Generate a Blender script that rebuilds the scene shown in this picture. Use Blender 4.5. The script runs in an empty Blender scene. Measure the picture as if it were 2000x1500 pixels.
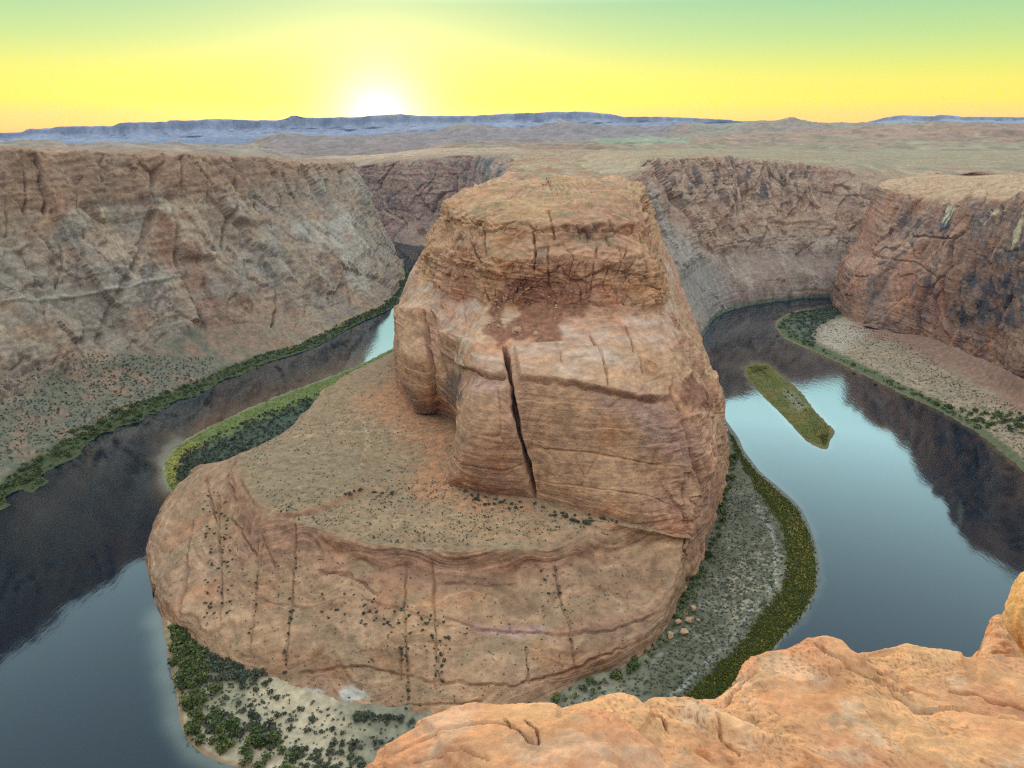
import bpy, math, random
import numpy as np
from concurrent.futures import ThreadPoolExecutor
_POOL = ThreadPoolExecutor(4)

# ------------------------------------------------------------------ camera
F, CX, CY, HOR, EYE = 1500.0, 1000.0, 750.0, 256.0, 300.0     # photograph units (2000 x 1500)
PITCH = math.atan((CY - HOR) / F)
CP, SP = math.cos(PITCH), math.sin(PITCH)
scene = bpy.context.scene
COL = scene.collection
cam_d = bpy.data.cameras.new('camera')
cam = bpy.data.objects.new('camera', cam_d)
COL.objects.link(cam)
cam.location = (0, 0, EYE)
cam.rotation_euler = (math.pi / 2 - PITCH, 0, 0)
cam_d.sensor_width = 36.0
cam_d.lens = 36.0 * F / 2000.0
cam_d.clip_start = 0.1
cam_d.clip_end = 60000
scene.camera = cam

# ------------------------------------------------------------------ sky, sun, exposure
SUN_AZ = math.atan2(745 - 1000, 1560.0)        # to the left of the view axis (+Y)
SUN_EL = math.radians(2.0)
sun_dir = (math.sin(SUN_AZ) * math.cos(SUN_EL), math.cos(SUN_AZ) * math.cos(SUN_EL), math.sin(SUN_EL))
GLOW_EL = math.radians(0.45)
glow_dir = (math.sin(SUN_AZ) * math.cos(GLOW_EL), math.cos(SUN_AZ) * math.cos(GLOW_EL), math.sin(GLOW_EL))

world = bpy.data.worlds.new('World')
scene.world = world
world.use_nodes = True
wt = world.node_tree
wt.nodes.clear()
def wn(kind, **kw):
    n = wt.nodes.new(kind)
    for k, v in kw.items():
        setattr(n, k, v)
    return n
def wl(a, b):
    wt.links.new(a, b)
def wmath(op, a, b=None):
    n = wn('ShaderNodeMath', operation=op)
    for i, x in enumerate((a, b)):
        if x is None:
            continue
        if isinstance(x, (int, float)):
            n.inputs[i].default_value = x
        else:
            wl(x, n.inputs[i])
    return n.outputs[0]
def wramp(fac, stops, interp='LINEAR'):
    n = wn('ShaderNodeValToRGB')
    cr = n.color_ramp
    cr.interpolation = interp
    while len(cr.elements) < len(stops):
        cr.elements.new(0.5)
    for e, (p, c) in zip(cr.elements, stops):
        e.position = p
        e.color = (*c, 1)
    wl(fac, n.inputs[0])
    return n.outputs[0]
tc = wn('ShaderNodeTexCoord')
nrm = wn('ShaderNodeVectorMath', operation='NORMALIZE')
wl(tc.outputs['Generated'], nrm.inputs[0])
sep = wn('ShaderNodeSeparateXYZ')
wl(nrm.outputs[0], sep.inputs[0])
elev = wmath('MULTIPLY_ADD', sep.outputs[2], 1.0)
elev = wmath('MAXIMUM', sep.outputs[2], 0.0)
pos = wmath('POWER', elev, 0.5)                                  # more room near the horizon
sq = math.sqrt
sky_sun_side = wramp(pos, [(0.0, (1.40, 0.58, 0.002)), (sq(.012), (1.32, 0.70, 0.002)), (sq(.035), (1.12, 0.81, 0.004)),
                           (sq(.065), (0.74, 0.76, 0.07)), (sq(.10), (0.46, 0.66, 0.19)), (sq(.14), (0.29, 0.57, 0.26)),
                           (sq(.21), (0.90, 1.52, 1.36)), (sq(.32), (1.24, 1.84, 1.80)), (sq(.55), (1.34, 1.66, 1.80)), (1.0, (1.46, 1.66, 1.88))])
sky_far_side = wramp(pos, [(0.0, (0.30, 0.28, 0.32)), (sq(.05), (0.40, 0.34, 0.36)), (sq(.12), (0.54, 0.46, 0.45)),
                           (sq(.24), (0.86, 0.84, 0.86)), (sq(.45), (1.28, 1.40, 1.50)), (1.0, (1.46, 1.66, 1.88))])
hd = wn('ShaderNodeVectorMath', operation='DOT_PRODUCT')
wl(nrm.outputs[0], hd.inputs[0])
hd.inputs[1].default_value = (math.sin(SUN_AZ), math.cos(SUN_AZ), 0)
side = wn('ShaderNodeMapRange')
side.interpolation_type = 'SMOOTHSTEP'
wl(hd.outputs['Value'], side.inputs[0])
side.inputs[1].default_value = 0.60
side.inputs[2].default_value = -0.60
mix = wn('ShaderNodeMixRGB')
wl(side.outputs[0], mix.inputs[0])
wl(sky_sun_side, mix.inputs[1])
wl(sky_far_side, mix.inputs[2])
sd = wn('ShaderNodeVectorMath', operation='DOT_PRODUCT')
wl(nrm.outputs[0], sd.inputs[0])
sd.inputs[1].default_value = glow_dir
ang = wmath('ARCCOSINE', wmath('MINIMUM', sd.outputs['Value'], 0.999999))
core = wmath('EXPONENT', wmath('MULTIPLY', wmath('POWER', wmath('DIVIDE', ang, math.radians(2.2)), 1.35), -1.0))
halo = wmath('EXPONENT', wmath('MULTIPLY', wmath('DIVIDE', ang, math.radians(3.4)), -1.0))
def wscale(col, fac):
    n = wn('ShaderNodeMixRGB', blend_type='MULTIPLY')
    n.inputs[0].default_value = 1
    n.inputs[1].default_value = (*col, 1)
    wl(fac, n.inputs[2])
    return n.outputs[0]
def wadd(a, b):
    n = wn('ShaderNodeMixRGB', blend_type='ADD')
    n.inputs[0].default_value = 1
    wl(a, n.inputs[1])
    wl(b, n.inputs[2])
    return n.outputs[0]
col = wadd(mix.outputs[0], wscale((1.5, 1.5, 1.7), core))
col = wadd(col, wscale((0.58, 0.54, 0.22), halo))
nish = wn('ShaderNodeTexSky', sky_type='NISHITA')
nish.sun_disc = False
nish.sun_elevation = SUN_EL
nish.sun_rotation = SUN_AZ
nish.altitude = 1300
bg = wn('ShaderNodeBackground')
wl(col, bg.inputs[0])
bg.inputs[1].default_value = 1.0
bg2 = wn('ShaderNodeBackground')
wl(nish.outputs[0], bg2.inputs[0])
bg2.inputs[1].default_value = 0.05
add = wn('ShaderNodeAddShader')
wl(bg.outputs[0], add.inputs[0])
wl(bg2.outputs[0], add.inputs[1])
wo = wn('ShaderNodeOutputWorld')
wl(add.outputs[0], wo.inputs[0])

sun_l = bpy.data.lights.new('sun', 'SUN')
sun_l.energy = 4.0
sun_l.angle = math.radians(2.0)
sun_l.color = (1.0, 0.66, 0.36)
sun = bpy.data.objects.new('sun', sun_l)
COL.objects.link(sun)
from mathutils import Vector
sun.rotation_euler = Vector([-c for c in sun_dir]).to_track_quat('-Z', 'Y').to_euler()

vs = scene.view_settings
scene.display_settings.display_device = 'sRGB'
vs.view_transform = 'Standard'
vs.look = 'None'
vs.exposure = 0.0
vs.gamma = 1.0
vs.use_curve_mapping = False
scene.cycles.use_denoising = False
scene.cycles.filter_width = 1.25
scene.cycles.sample_clamp_indirect = 4.0
scene.cycles.max_bounces = 6
scene.cycles.diffuse_bounces = 2
scene.cycles.glossy_bounces = 3
scene.cycles.volume_bounces = 0
scene.cycles.caustics_reflective = False
scene.cycles.caustics_refractive = False

# ------------------------------------------------------------------ helpers: picture <-> place
def U(px, py, z):
    """the point at height z above the river seen at that place of the photograph"""
    v = CY - py
    up, fw = v * CP - F * SP, F * CP + v * SP
    t = (z - EYE) / up
    return (t * (px - CX), t * fw, z)
def V(px, py, Y):
    """the point Y metres ahead"""
    v = CY - py
    up, fw = v * CP - F * SP, F * CP + v * SP
    t = Y / fw
    return (t * (px - CX), Y, EYE + t * up)
def project(P):
    x, y, z = P[..., 0], P[..., 1], P[..., 2] - EYE
    fw = np.maximum(y * CP - z * SP, 0.05)
    up = z * CP + y * SP
    return CX + F * x / fw, CY - F * up / fw

def lin(c):
    c = np.asarray(c, float) / 255.0
    return np.where(c <= 0.04045, c / 12.92, ((c + 0.055) / 1.055) ** 2.4)

# ------------------------------------------------------------------ helpers: noise
_G = np.array([[1,1,0],[-1,1,0],[1,-1,0],[-1,-1,0],[1,0,1],[-1,0,1],[1,0,-1],[-1,0,-1],
               [0,1,1],[0,-1,1],[0,1,-1],[0,-1,-1],[1,1,0],[-1,1,0],[0,-1,1],[0,-1,-1]], np.float32)
def _perlin(x, y, z, seed):
    xi, yi, zi = np.floor(x), np.floor(y), np.floor(z)
    fx, fy, fz = (x - xi).astype(np.float32), (y - yi).astype(np.float32), (z - zi).astype(np.float32)
    xi, yi, zi = xi.astype(np.int64), yi.astype(np.int64), zi.astype(np.int64)
    u, v, w = (f * f * f * (f * (f * 6 - 15) + 10) for f in (fx, fy, fz))
    hx = [((xi + d) * 374761393).astype(np.uint32) for d in (0, 1)]
    hy = [((yi + d) * 668265263).astype(np.uint32) for d in (0, 1)]
    hz = [((zi + d) * 1440662683 + seed * 974634623).astype(np.uint32) for d in (0, 1)]
    def g(a, b, c):
        h = hx[a] + hy[b] + hz[c]
        h = (h ^ (h >> np.uint32(13))) * np.uint32(1274126177)
        h = (h ^ (h >> np.uint32(16))) & np.uint32(15)
        gr = _G[h]
        return gr[:, 0] * (fx - a) + gr[:, 1] * (fy - b) + gr[:, 2] * (fz - c)
    x00 = g(0, 0, 0); x00 += u * (g(1, 0, 0) - x00)
    x10 = g(0, 1, 0); x10 += u * (g(1, 1, 0) - x10)
    x01 = g(0, 0, 1); x01 += u * (g(1, 0, 1) - x01)
    x11 = g(0, 1, 1); x11 += u * (g(1, 1, 1) - x11)
    a = x00 + v * (x10 - x00)
    b = x01 + v * (x11 - x01)
    return a + w * (b - a)
def noise(P, s, seed=0):
    """gradient noise about -1..1; s = feature size, one number or three"""
    s = np.broadcast_to(np.asarray(s, float), (3,))
    sh = P.shape[:-1]
    Q = P.reshape(-1, 3)
    out = np.empty(len(Q), np.float32)
    def job(i):
        q = Q[i:i + 12000]
        with np.errstate(over='ignore'):
            out[i:i + 12000] = _perlin(q[:, 0] / s[0] + 31.7, q[:, 1] / s[1] + 17.3, q[:, 2] / s[2] + 5.1, seed)
    list(_POOL.map(job, range(0, len(Q), 12000)))
    return (out * 1.5).reshape(sh)
def fbm(P, s, o=4, seed=0, gain=0.5):
    s = np.broadcast_to(np.asarray(s, float), (3,))
    r, a, t = 0, 1.0, 0
    for k in range(o):
        r = r + a * noise(P, s / 2.0 ** k, seed + k)
        t += a
        a *= gain
    return r / t
def ridged(P, s, o=3, seed=0):
    s = np.broadcast_to(np.asarray(s, float), (3,))
    r, a, t = 0, 1.0, 0
    for k in range(o):
        r = r + a * (1 - np.abs(noise(P, s / 2.0 ** k, seed + k)) * 1.6)
        t += a
        a *= 0.5
    return r / t
def cells(P, s, seed=0):
    """jittered cells: random value per cell, distance to the nearest border (0..~.5) and a tilt term that makes each cell a tilted facet"""
    s = np.broadcast_to(np.asarray(s, float), (3,))
    sh = P.shape[:-1]
    Q = P.reshape(-1, 3)
    R, E, T = (np.empty(len(Q), np.float32) for _ in range(3))
    def job(i):
        q = (Q[i:i + 12000] / s + 40.3).astype(np.float32)
        b = np.floor(q).astype(np.int64)
        f = q - b
        f1 = np.full(len(q), 9, np.float32); f2 = f1.copy()
        hb = np.zeros(len(q), np.uint32)
        dv = np.zeros((len(q), 3), np.float32)
        with np.errstate(over='ignore'):
            for dx in (-1, 0, 1):
                for dy in (-1, 0, 1):
                    for dz in (-1, 0, 1):
                        h = ((b[:, 0] + dx) * 374761393 + (b[:, 1] + dy) * 668265263 + (b[:, 2] + dz) * 1440662683 + seed * 974634623).astype(np.uint32)
                        h = (h ^ (h >> np.uint32(13))) * np.uint32(1274126177)
                        h = h ^ (h >> np.uint32(16))
                        vx = dx + (h & np.uint32(255)).astype(np.float32) / 255 - f[:, 0]
                        vy = dy + ((h >> np.uint32(8)) & np.uint32(255)).astype(np.float32) / 255 - f[:, 1]
                        vz = dz + ((h >> np.uint32(16)) & np.uint32(255)).astype(np.float32) / 255 - f[:, 2]
                        d = vx * vx + vy * vy + vz * vz
                        m = d < f1
                        f2 = np.where(m, f1, np.minimum(f2, d))
                        f1 = np.where(m, d, f1)
                        hb = np.where(m, h, hb)
                        dv[m, 0] = vx[m]; dv[m, 1] = vy[m]; dv[m, 2] = vz[m]
        g = np.stack([((hb >> np.uint32(k)) & np.uint32(63)).astype(np.float32) / 31.5 - 1 for k in (3, 11, 19)], -1)
        R[i:i + 12000] = (hb >> np.uint32(24)).astype(np.float32) / 255
        E[i:i + 12000] = np.sqrt(f2) - np.sqrt(f1)
        T[i:i + 12000] = (g * dv).sum(-1)
    list(_POOL.map(job, range(0, len(Q), 12000)))
    return R.reshape(sh), E.reshape(sh), T.reshape(sh)
def sstep(x, a, b):
    t = np.clip((x - a) / (b - a), 0, 1)
    return t * t * (3 - 2 * t)
def mixc(a, b, f):
    return a + (np.asarray(b) - a) * f[..., None]

def poly_dist(X, Y, pts):
    """distance to a polyline and place along it (0..1), in photograph pixels"""
    d = np.full(X.shape, 1e9)
    s = np.zeros(X.shape)
    n = len(pts) - 1
    for i in range(n):
        (ax, ay), (bx, by) = pts[i], pts[i + 1]
        dx, dy = bx - ax, by - ay
        t = np.clip(((X - ax) * dx + (Y - ay) * dy) / (dx * dx + dy * dy + 1e-9), 0, 1)
        e = np.hypot(X - ax - t * dx, Y - ay - t * dy)
        m = e < d
        d = np.where(m, e, d)
        s = np.where(m, (i + t) / n, s)
    return d, s
def poly_in(X, Y, pts):
    c = np.zeros(X.shape, bool)
    n = len(pts)
    for i in range(n):
        (ax, ay), (bx, by) = pts[i], pts[(i + 1) % n]
        if ay == by:
            continue
        c ^= ((ay > Y) != (by > Y)) & (X < (bx - ax) * (Y - ay) / (by - ay) + ax)
    return c
def region(X, Y, pts, soft=6.0):
    """soft-edged mask of a polygon"""
    xs, ys = [p[0] for p in pts], [p[1] for p in pts]
    out = np.zeros(X.shape)
    bb = (X > min(xs) - 3 * soft) & (X < max(xs) + 3 * soft) & (Y > min(ys) - 3 * soft) & (Y < max(ys) + 3 * soft)
    if bb.any():
        x, y = X[bb], Y[bb]
        d, _ = poly_dist(x, y, list(pts) + [pts[0]])
        d = np.where(poly_in(x, y, pts), d, -d)
        out[bb] = sstep(d, -soft, soft)
    return out
def groove(X, Y, pts, width, taper=True):
    xs, ys = [p[0] for p in pts], [p[1] for p in pts]
    out = np.zeros(X.shape)
    w = width * 2.5
    bb = (X > min(xs) - w) & (X < max(xs) + w) & (Y > min(ys) - w) & (Y < max(ys) + w)
    if bb.any():
        d, s = poly_dist(X[bb], Y[bb], pts)
        k = np.clip(1 - d / (width * (.55 + .45 * np.sin(s * 9 + pts[0][0]) ** 2)), 0, 1)
        k = k * k * (3 - 2 * k)
        if taper:
            k = k * sstep(s, 0, 0.08) * sstep(1 - s, 0, 0.08)
        out[bb] = k
    return out

# ------------------------------------------------------------------ helpers: lofts
def pchip(xk, Y, x):
    xk = np.asarray(xk, float)
    h = np.diff(xk)
    sh = (-1,) + (1,) * (Y.ndim - 1)
    d = np.diff(Y, axis=0) / h.reshape(sh)
    m = np.zeros_like(Y)
    if len(xk) == 2:
        m[:] = d[0]
    else:
        w1 = (2 * h[1:] + h[:-1]).reshape(sh)
        w2 = (h[1:] + 2 * h[:-1]).reshape(sh)
        same = d[:-1] * d[1:] > 0
        with np.errstate(divide='ignore', invalid='ignore'):
            hm = (w1 + w2) / (w1 / d[:-1] + w2 / d[1:])
        m[1:-1] = np.where(same, hm, 0)
        m[0], m[-1] = d[0], d[-1]
    i = np.clip(np.searchsorted(xk, x) - 1, 0, len(xk) - 2)
    t = ((x - xk[i]) / h[i]).reshape(sh)
    hh = h[i].reshape(sh)
    t2, t3 = t * t, t * t * t
    return Y[i] * (2 * t3 - 3 * t2 + 1) + m[i] * hh * (t3 - 2 * t2 + t) + Y[i + 1] * (-2 * t3 + 3 * t2) + m[i + 1] * hh * (t3 - t2)
def loft(C, nu, nv, wu=None, wv=None):
    """C[row][column] control points -> (nv, nu, 3) grid. wu / wv: relative share of vertices for each gap"""
    C = np.array(C, float)
    R, N = C.shape[:2]
    def knots(w, n):
        return np.concatenate([[0], np.cumsum(np.ones(n - 1) if w is None else np.asarray(w, float))])
    ku, kv = knots(wu, N), knots(wv, R)
    A = pchip(ku, C.transpose(1, 0, 2), np.linspace(0, ku[-1], nu)).transpose(1, 0, 2)
    return pchip(kv, A, np.linspace(0, kv[-1], nv))
def normals(P):
    du = np.gradient(P, axis=1)
    dv = np.gradient(P, axis=0)
    n = np.cross(du, dv)
    l = np.linalg.norm(n, axis=-1, keepdims=True)
    return n / np.maximum(l, 1e-9)
def grid_mesh(name, P, color=None, mat=None, extra=None):
    nv, nu = P.shape[:2]
    me = bpy.data.meshes.new(name)
    idx = np.arange(nv * nu, dtype=np.int32).reshape(nv, nu)
    q = np.stack([idx[:-1, :-1], idx[:-1, 1:], idx[1:, 1:], idx[1:, :-1]], -1).reshape(-1, 4)
    me.vertices.add(nv * nu)
    me.vertices.foreach_set('co', P.reshape(-1).astype(np.float32))
    me.loops.add(q.size)
    me.loops.foreach_set('vertex_index', q.reshape(-1))
    me.polygons.add(len(q))
    me.polygons.foreach_set('loop_start', np.arange(0, q.size, 4, dtype=np.int32))
    me.update(calc_edges=True)
    me.polygons.foreach_set('use_smooth', np.ones(len(q), bool))
    if color is not None:
        c = np.ones((nv * nu, 4), np.float32)
        c[:, :3] = np.clip(color.reshape(-1, 3), 0.004, 0.95)
        a = me.color_attributes.new('rock', 'FLOAT_COLOR', 'POINT')
        a.data.foreach_set('color', c.reshape(-1))
    if extra:
        for k, val in extra.items():
            a = me.attributes.new(k, 'FLOAT', 'POINT')
            a.data.foreach_set('value', val.reshape(-1).astype(np.float32))
    if mat:
        me.materials.append(mat)
    return me
def link(name, me, parent=None, label=None, cat=None, kind=None, group=None):
    o = bpy.data.objects.new(name, me)
    COL.objects.link(o)
    if parent:
        o.parent = parent
    for k, v in (('label', label), ('category', cat), ('kind', kind), ('group', group)):
        if v:
            o[k] = v
    return o

# ------------------------------------------------------------------ materials
def attr_material(name, scale, bump, rough=0.92, vary=0.25, spec=0.15, dist=1.0):
    """albedo from the painted rock attribute, grain and fine relief from noise in metres"""
    m = bpy.data.materials.new(name)
    m.use_nodes = True
    nt = m.node_tree
    b = nt.nodes['Principled BSDF']
    b.inputs['Roughness'].default_value = rough
    b.inputs['Specular IOR Level'].default_value = spec
    at = nt.nodes.new('ShaderNodeAttribute')
    at.attribute_name = 'rock'
    tx = nt.nodes.new('ShaderNodeTexCoord')
    n1 = nt.nodes.new('ShaderNodeTexNoise')
    n1.inputs['Scale'].default_value = 1.0 / scale
    n1.inputs['Detail'].default_value = 8
    n1.inputs['Roughness'].default_value = 0.68
    nt.links.new(tx.outputs['Object'], n1.inputs['Vector'])
    mr = nt.nodes.new('ShaderNodeMapRange')
    nt.links.new(n1.outputs['Fac'], mr.inputs[0])
    mr.inputs[1].default_value = 0.3
    mr.inputs[2].default_value = 0.7
    mr.inputs[3].default_value = 1 - vary
    mr.inputs[4].default_value = 1 + vary
    mx = nt.nodes.new('ShaderNodeVectorMath')
    mx.operation = 'SCALE'
    nt.links.new(at.outputs['Color'], mx.inputs[0])
    nt.links.new(mr.outputs[0], mx.inputs['Scale'])
    nt.links.new(mx.outputs[0], b.inputs['Base Color'])
    bp = nt.nodes.new('ShaderNodeBump')
    bp.inputs['Strength'].default_value = bump
    bp.inputs['Distance'].default_value = dist
    nt.links.new(n1.outputs['Fac'], bp.inputs['Height'])
    nt.links.new(bp.outputs[0], b.inputs['Normal'])
    return m
M_ROCK = attr_material('canyon_sandstone', 6.5, 1.0, dist=2.4, vary=0.34)
M_FLAT = attr_material('river_flat_ground', 5.0, 0.5, dist=0.8, vary=0.3)
M_FAR = attr_material('far_plateau', 60.0, 0.8, dist=8.0, vary=0.22)
M_LEDGE = attr_material('rim_sandstone', 0.16, 1.0, dist=0.05, vary=0.22, rough=0.85)

ROCKK = 1.02          # displayed colour -> albedo
def C(r, g, b):
    return lin((r, g, b)) * ROCKK * np.array([0.96, 1.0, 0.98])

def rock(P, N, base, alt, seed, strata=6.0, cross=1.0, varnish=0.3, var_col=(70, 66, 66), flat=None):
    """sandstone colour: large patches, beds, cross-bedding, desert varnish on the steep faces"""
    w = fbm(P, 60, 3, seed + 40)
    Q = P.copy()
    Q[..., 2] = P[..., 2] + w * 4 + 0.03 * P[..., 0]
    on = sstep(fbm(P, (110, 110, 50), 2, seed + 41), -.4, .3)
    bed = fbm(Q, (300, 300, strata), 4, seed + 1, 0.6) * (.35 + .65 * on)
    c = mixc(np.broadcast_to(C(*base), P.shape).copy(), C(*alt), sstep(fbm(P, 70, 4, seed + 2), -0.35, 0.45))
    c = c * (1 + 0.30 * bed)[..., None]
    T = P.copy()
    T[..., 2] = P[..., 2] + w * 14 + 0.3 * P[..., 0] * np.sign(noise(P, 120, seed + 9))
    fine = fbm(T, (40, 40, 2.0), 3, seed + 5, 0.7)
    c = c * (1 + 0.20 * cross * fine)[..., None]
    c = c * (1 + 0.18 * fbm(P, 6, 4, seed + 6, .7) + .22 * fbm(P, 30, 3, seed + 7))[..., None]
    lam = fbm(Q, (160, 160, 1.5), 2, seed + 8, .8)
    c = c * (1 + 0.14 * lam * (.2 + .8 * on))[..., None]
    red = sstep(fbm(P, (35, 35, 22), 3, seed + 12), 0.1, 0.5)
    c = mixc(c, c * np.array([1.03, 0.91, 0.84]), red)
    steep = 1 - sstep(N[..., 2], 0.25, 0.7)
    st = sstep(fbm(P, (13, 13, 90), 4, seed + 20, 0.6) + 0.5 * noise(P, 80, seed + 24), 0.12, 0.55)
    c = mixc(c, C(*var_col), np.clip(st * steep * varnish * 1.6, 0, 0.9))
    if flat is not None:
        f = sstep(N[..., 2] + 0.12 * fbm(P, 12, 3, seed + 30), 0.72, 0.9)
        fc = np.broadcast_to(C(*flat), P.shape) * (1 + .55 * fbm(P * np.array([1, 1, .2]), (46, 26, 20), 4, seed + 32, .7))[..., None]
        fc = mixc(fc, C(134, 122, 94), .5 * sstep(fbm(P * np.array([1, 1, .2]), (70, 40, 40), 4, seed + 34), .0, .3))
        fc = mixc(fc, C(168, 116, 88), .7 * sstep(fbm(P * np.array([1, 1, .2]), (90, 30, 40), 4, seed + 36), .15, .4))
        c = mixc(c, fc * .84, f * 0.88)
    return c

def relief(P, N, seed, ledge=2.0, joint=4.0, rough=1.0, jsize=45.0, lsize=9.0, fade=None, tall=2.2, shear=0.0, small=.42):
    """beds that stand out or weather back, tilted joint-bounded slabs, small roughness (metres)"""
    wv = np.stack([fbm(P, jsize * .8, 3, seed + 60 + k) for k in (0, 3, 6)], -1)
    Q = P + wv * jsize * .14
    Q[..., 1] += shear * P[..., 2]
    Q[..., 0] += .5 * shear * P[..., 2]
    Q2 = P.copy()
    Q2[..., 2] += wv[..., 0] * 3.5 + .03 * P[..., 0]
    bed = fbm(Q2, (300, 300, lsize), 3, seed + 61, 0.6)
    bed = np.sign(bed) * np.abs(bed) ** 0.6 * sstep(fbm(P, (90, 90, 40), 2, seed + 66), -.35, .35)
    r1, e1, t1 = cells(Q, (jsize, jsize, jsize * tall), seed)
    r2, e2, t2 = cells(Q, (jsize * .36, jsize * .36, jsize * .36 * tall * .8), seed + 1)
    blk = 1.5 * (r1 - .5) + .9 * t1 - .6 * np.exp(-(e1 / .04) ** 2) * (r1 > .55) + small * (1.3 * (r2 - .5) + t2) - .18 * np.exp(-(e2 / .07) ** 2)
    rg = fbm(P, 11, 4, seed + 80, 0.65)
    steep = 1 - sstep(np.abs(N[..., 2]), 0.5, 0.92)
    d = steep * (ledge * bed + joint * blk) + rough * rg * (0.35 + 0.65 * steep)
    if fade is not None:
        d = d * fade
    return d
def relief_on(mask, P, N, *a, **k):
    out = np.zeros(mask.shape)
    out[mask] = relief(P[mask], N[mask], *a, **k)
    return out
def outward(P, N, ref):
    """turn normals so that they point away from the ref point/line"""
    s = np.sign(((P - ref) * N).sum(-1).mean())
    return N * s


# ================================================================== RIVER
def water_material():
    m = bpy.data.materials.new('river_water')
    m.use_nodes = True
    nt = m.node_tree
    nt.nodes.clear()
    L = nt.links.new
    out = nt.nodes.new('ShaderNodeOutputMaterial')
    tx = nt.nodes.new('ShaderNodeTexCoord')
    mp = nt.nodes.new('ShaderNodeMapping')
    mp.inputs['Scale'].default_value = (0.30, 0.10, 1)
    mp.inputs['Rotation'].default_value = (0, 0, math.radians(20))
    L(tx.outputs['Object'], mp.inputs[0])
    n1 = nt.nodes.new('ShaderNodeTexNoise')
    n1.inputs['Scale'].default_value = 1.0
    n1.inputs['Detail'].default_value = 5
    n1.inputs['Roughness'].default_value = 0.6
    L(mp.outputs[0], n1.inputs['Vector'])
    n2 = nt.nodes.new('ShaderNodeTexNoise')          # patches of breeze
    n2.inputs['Scale'].default_value = 0.012
    n2.inputs['Detail'].default_value = 4
    L(tx.outputs['Object'], n2.inputs['Vector'])
    mr = nt.nodes.new('ShaderNodeMapRange')
    L(n2.outputs['Fac'], mr.inputs[0])
    mr.inputs[1].default_value = 0.42
    mr.inputs[2].default_value = 0.62
    mr.inputs[3].default_value = 0.10
    mr.inputs[4].default_value = 0.34
    rp = nt.nodes.new('ShaderNodeAttribute')
    rp.attribute_name = 'ripple'
    ad = nt.nodes.new('ShaderNodeMath')
    ad.operation = 'ADD'
    L(mr.outputs[0], ad.inputs[0])
    L(rp.outputs['Fac'], ad.inputs[1])
    bp = nt.nodes.new('ShaderNodeBump')
    bp.inputs['Distance'].default_value = 0.16
    L(ad.outputs[0], bp.inputs['Strength'])
    L(n1.outputs['Fac'], bp.inputs['Height'])
    fr = nt.nodes.new('ShaderNodeFresnel')
    fr.inputs['IOR'].default_value = 1.33
    k = nt.nodes.new('ShaderNodeMath')
    pw = nt.nodes.new('ShaderNodeMath')
    pw.operation = 'POWER'
    L(fr.outputs[0], pw.inputs[0])
    pw.inputs[1].default_value = 1.6
    sc_ = nt.nodes.new('ShaderNodeMath')
    sc_.operation = 'MULTIPLY'
    L(pw.outputs[0], sc_.inputs[0])
    sc_.inputs[1].default_value = 9.0
    k.operation = 'MINIMUM'
    L(sc_.outputs[0], k.inputs[0])
    k.inputs[1].default_value = 0.36
    gl = nt.nodes.new('ShaderNodeBsdfGlossy')
    gl.inputs['Roughness'].default_value = 0.04
    gl.inputs['Color'].default_value = (0.88, 0.97, 1.0, 1)
    L(bp.outputs[0], gl.inputs['Normal'])
    df = nt.nodes.new('ShaderNodeBsdfDiffuse')
    at = nt.nodes.new('ShaderNodeAttribute')
    at.attribute_name = 'rock'
    L(at.outputs['Color'], df.inputs['Color'])
    mx = nt.nodes.new('ShaderNodeMixShader')
    L(k.outputs[0], mx.inputs[0])
    L(df.outputs[0], mx.inputs[1])
    L(gl.outputs[0], mx.inputs[2])
    L(mx.outputs[0], out.inputs[0])
    return m

# shorelines, as they run through the photograph (river level)
SHORE_FRONT = [(1330, 640), (1385, 745), (1412, 812), (1440, 850), (1456, 882), (1482, 916), (1530, 957), (1566, 992),
               (1590, 1042), (1603, 1100), (1600, 1150), (1577, 1200), (1540, 1242), (1500, 1288), (1450, 1330), (1400, 1372),
               (1290, 1450), (1130, 1530), (950, 1580), (760, 1590), (600, 1550), (520, 1512), (432, 1492), (376, 1460), (352, 1420),
               (345, 1370), (332, 1310), (322, 1250), (316, 1205), (330, 1150), (400, 1090)]
SHORE_LEFT = [(372, 1010), (335, 966), (322, 940), (318, 905), (345, 868), (420, 826), (520, 781), (640, 736), (700, 712), (780, 672), (840, 640)]
SHORE_RIGHT = [(1760, 592), (1640, 600), (1570, 604), (1530, 616), (1512, 634), (1530, 660), (1600, 692), (1680, 730), (1760, 770), (1830, 802),
               (1900, 842), (1960, 888), (2000, 925), (2060, 1010), (2140, 1100)]
SHORE_ISLAND = [(1452, 716), (1475, 708), (1502, 710), (1514, 722), (1560, 760), (1600, 810), (1627, 835), (1622, 862), (1612, 879),
                (1570, 858), (1530, 815), (1490, 775), (1458, 742)]
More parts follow.
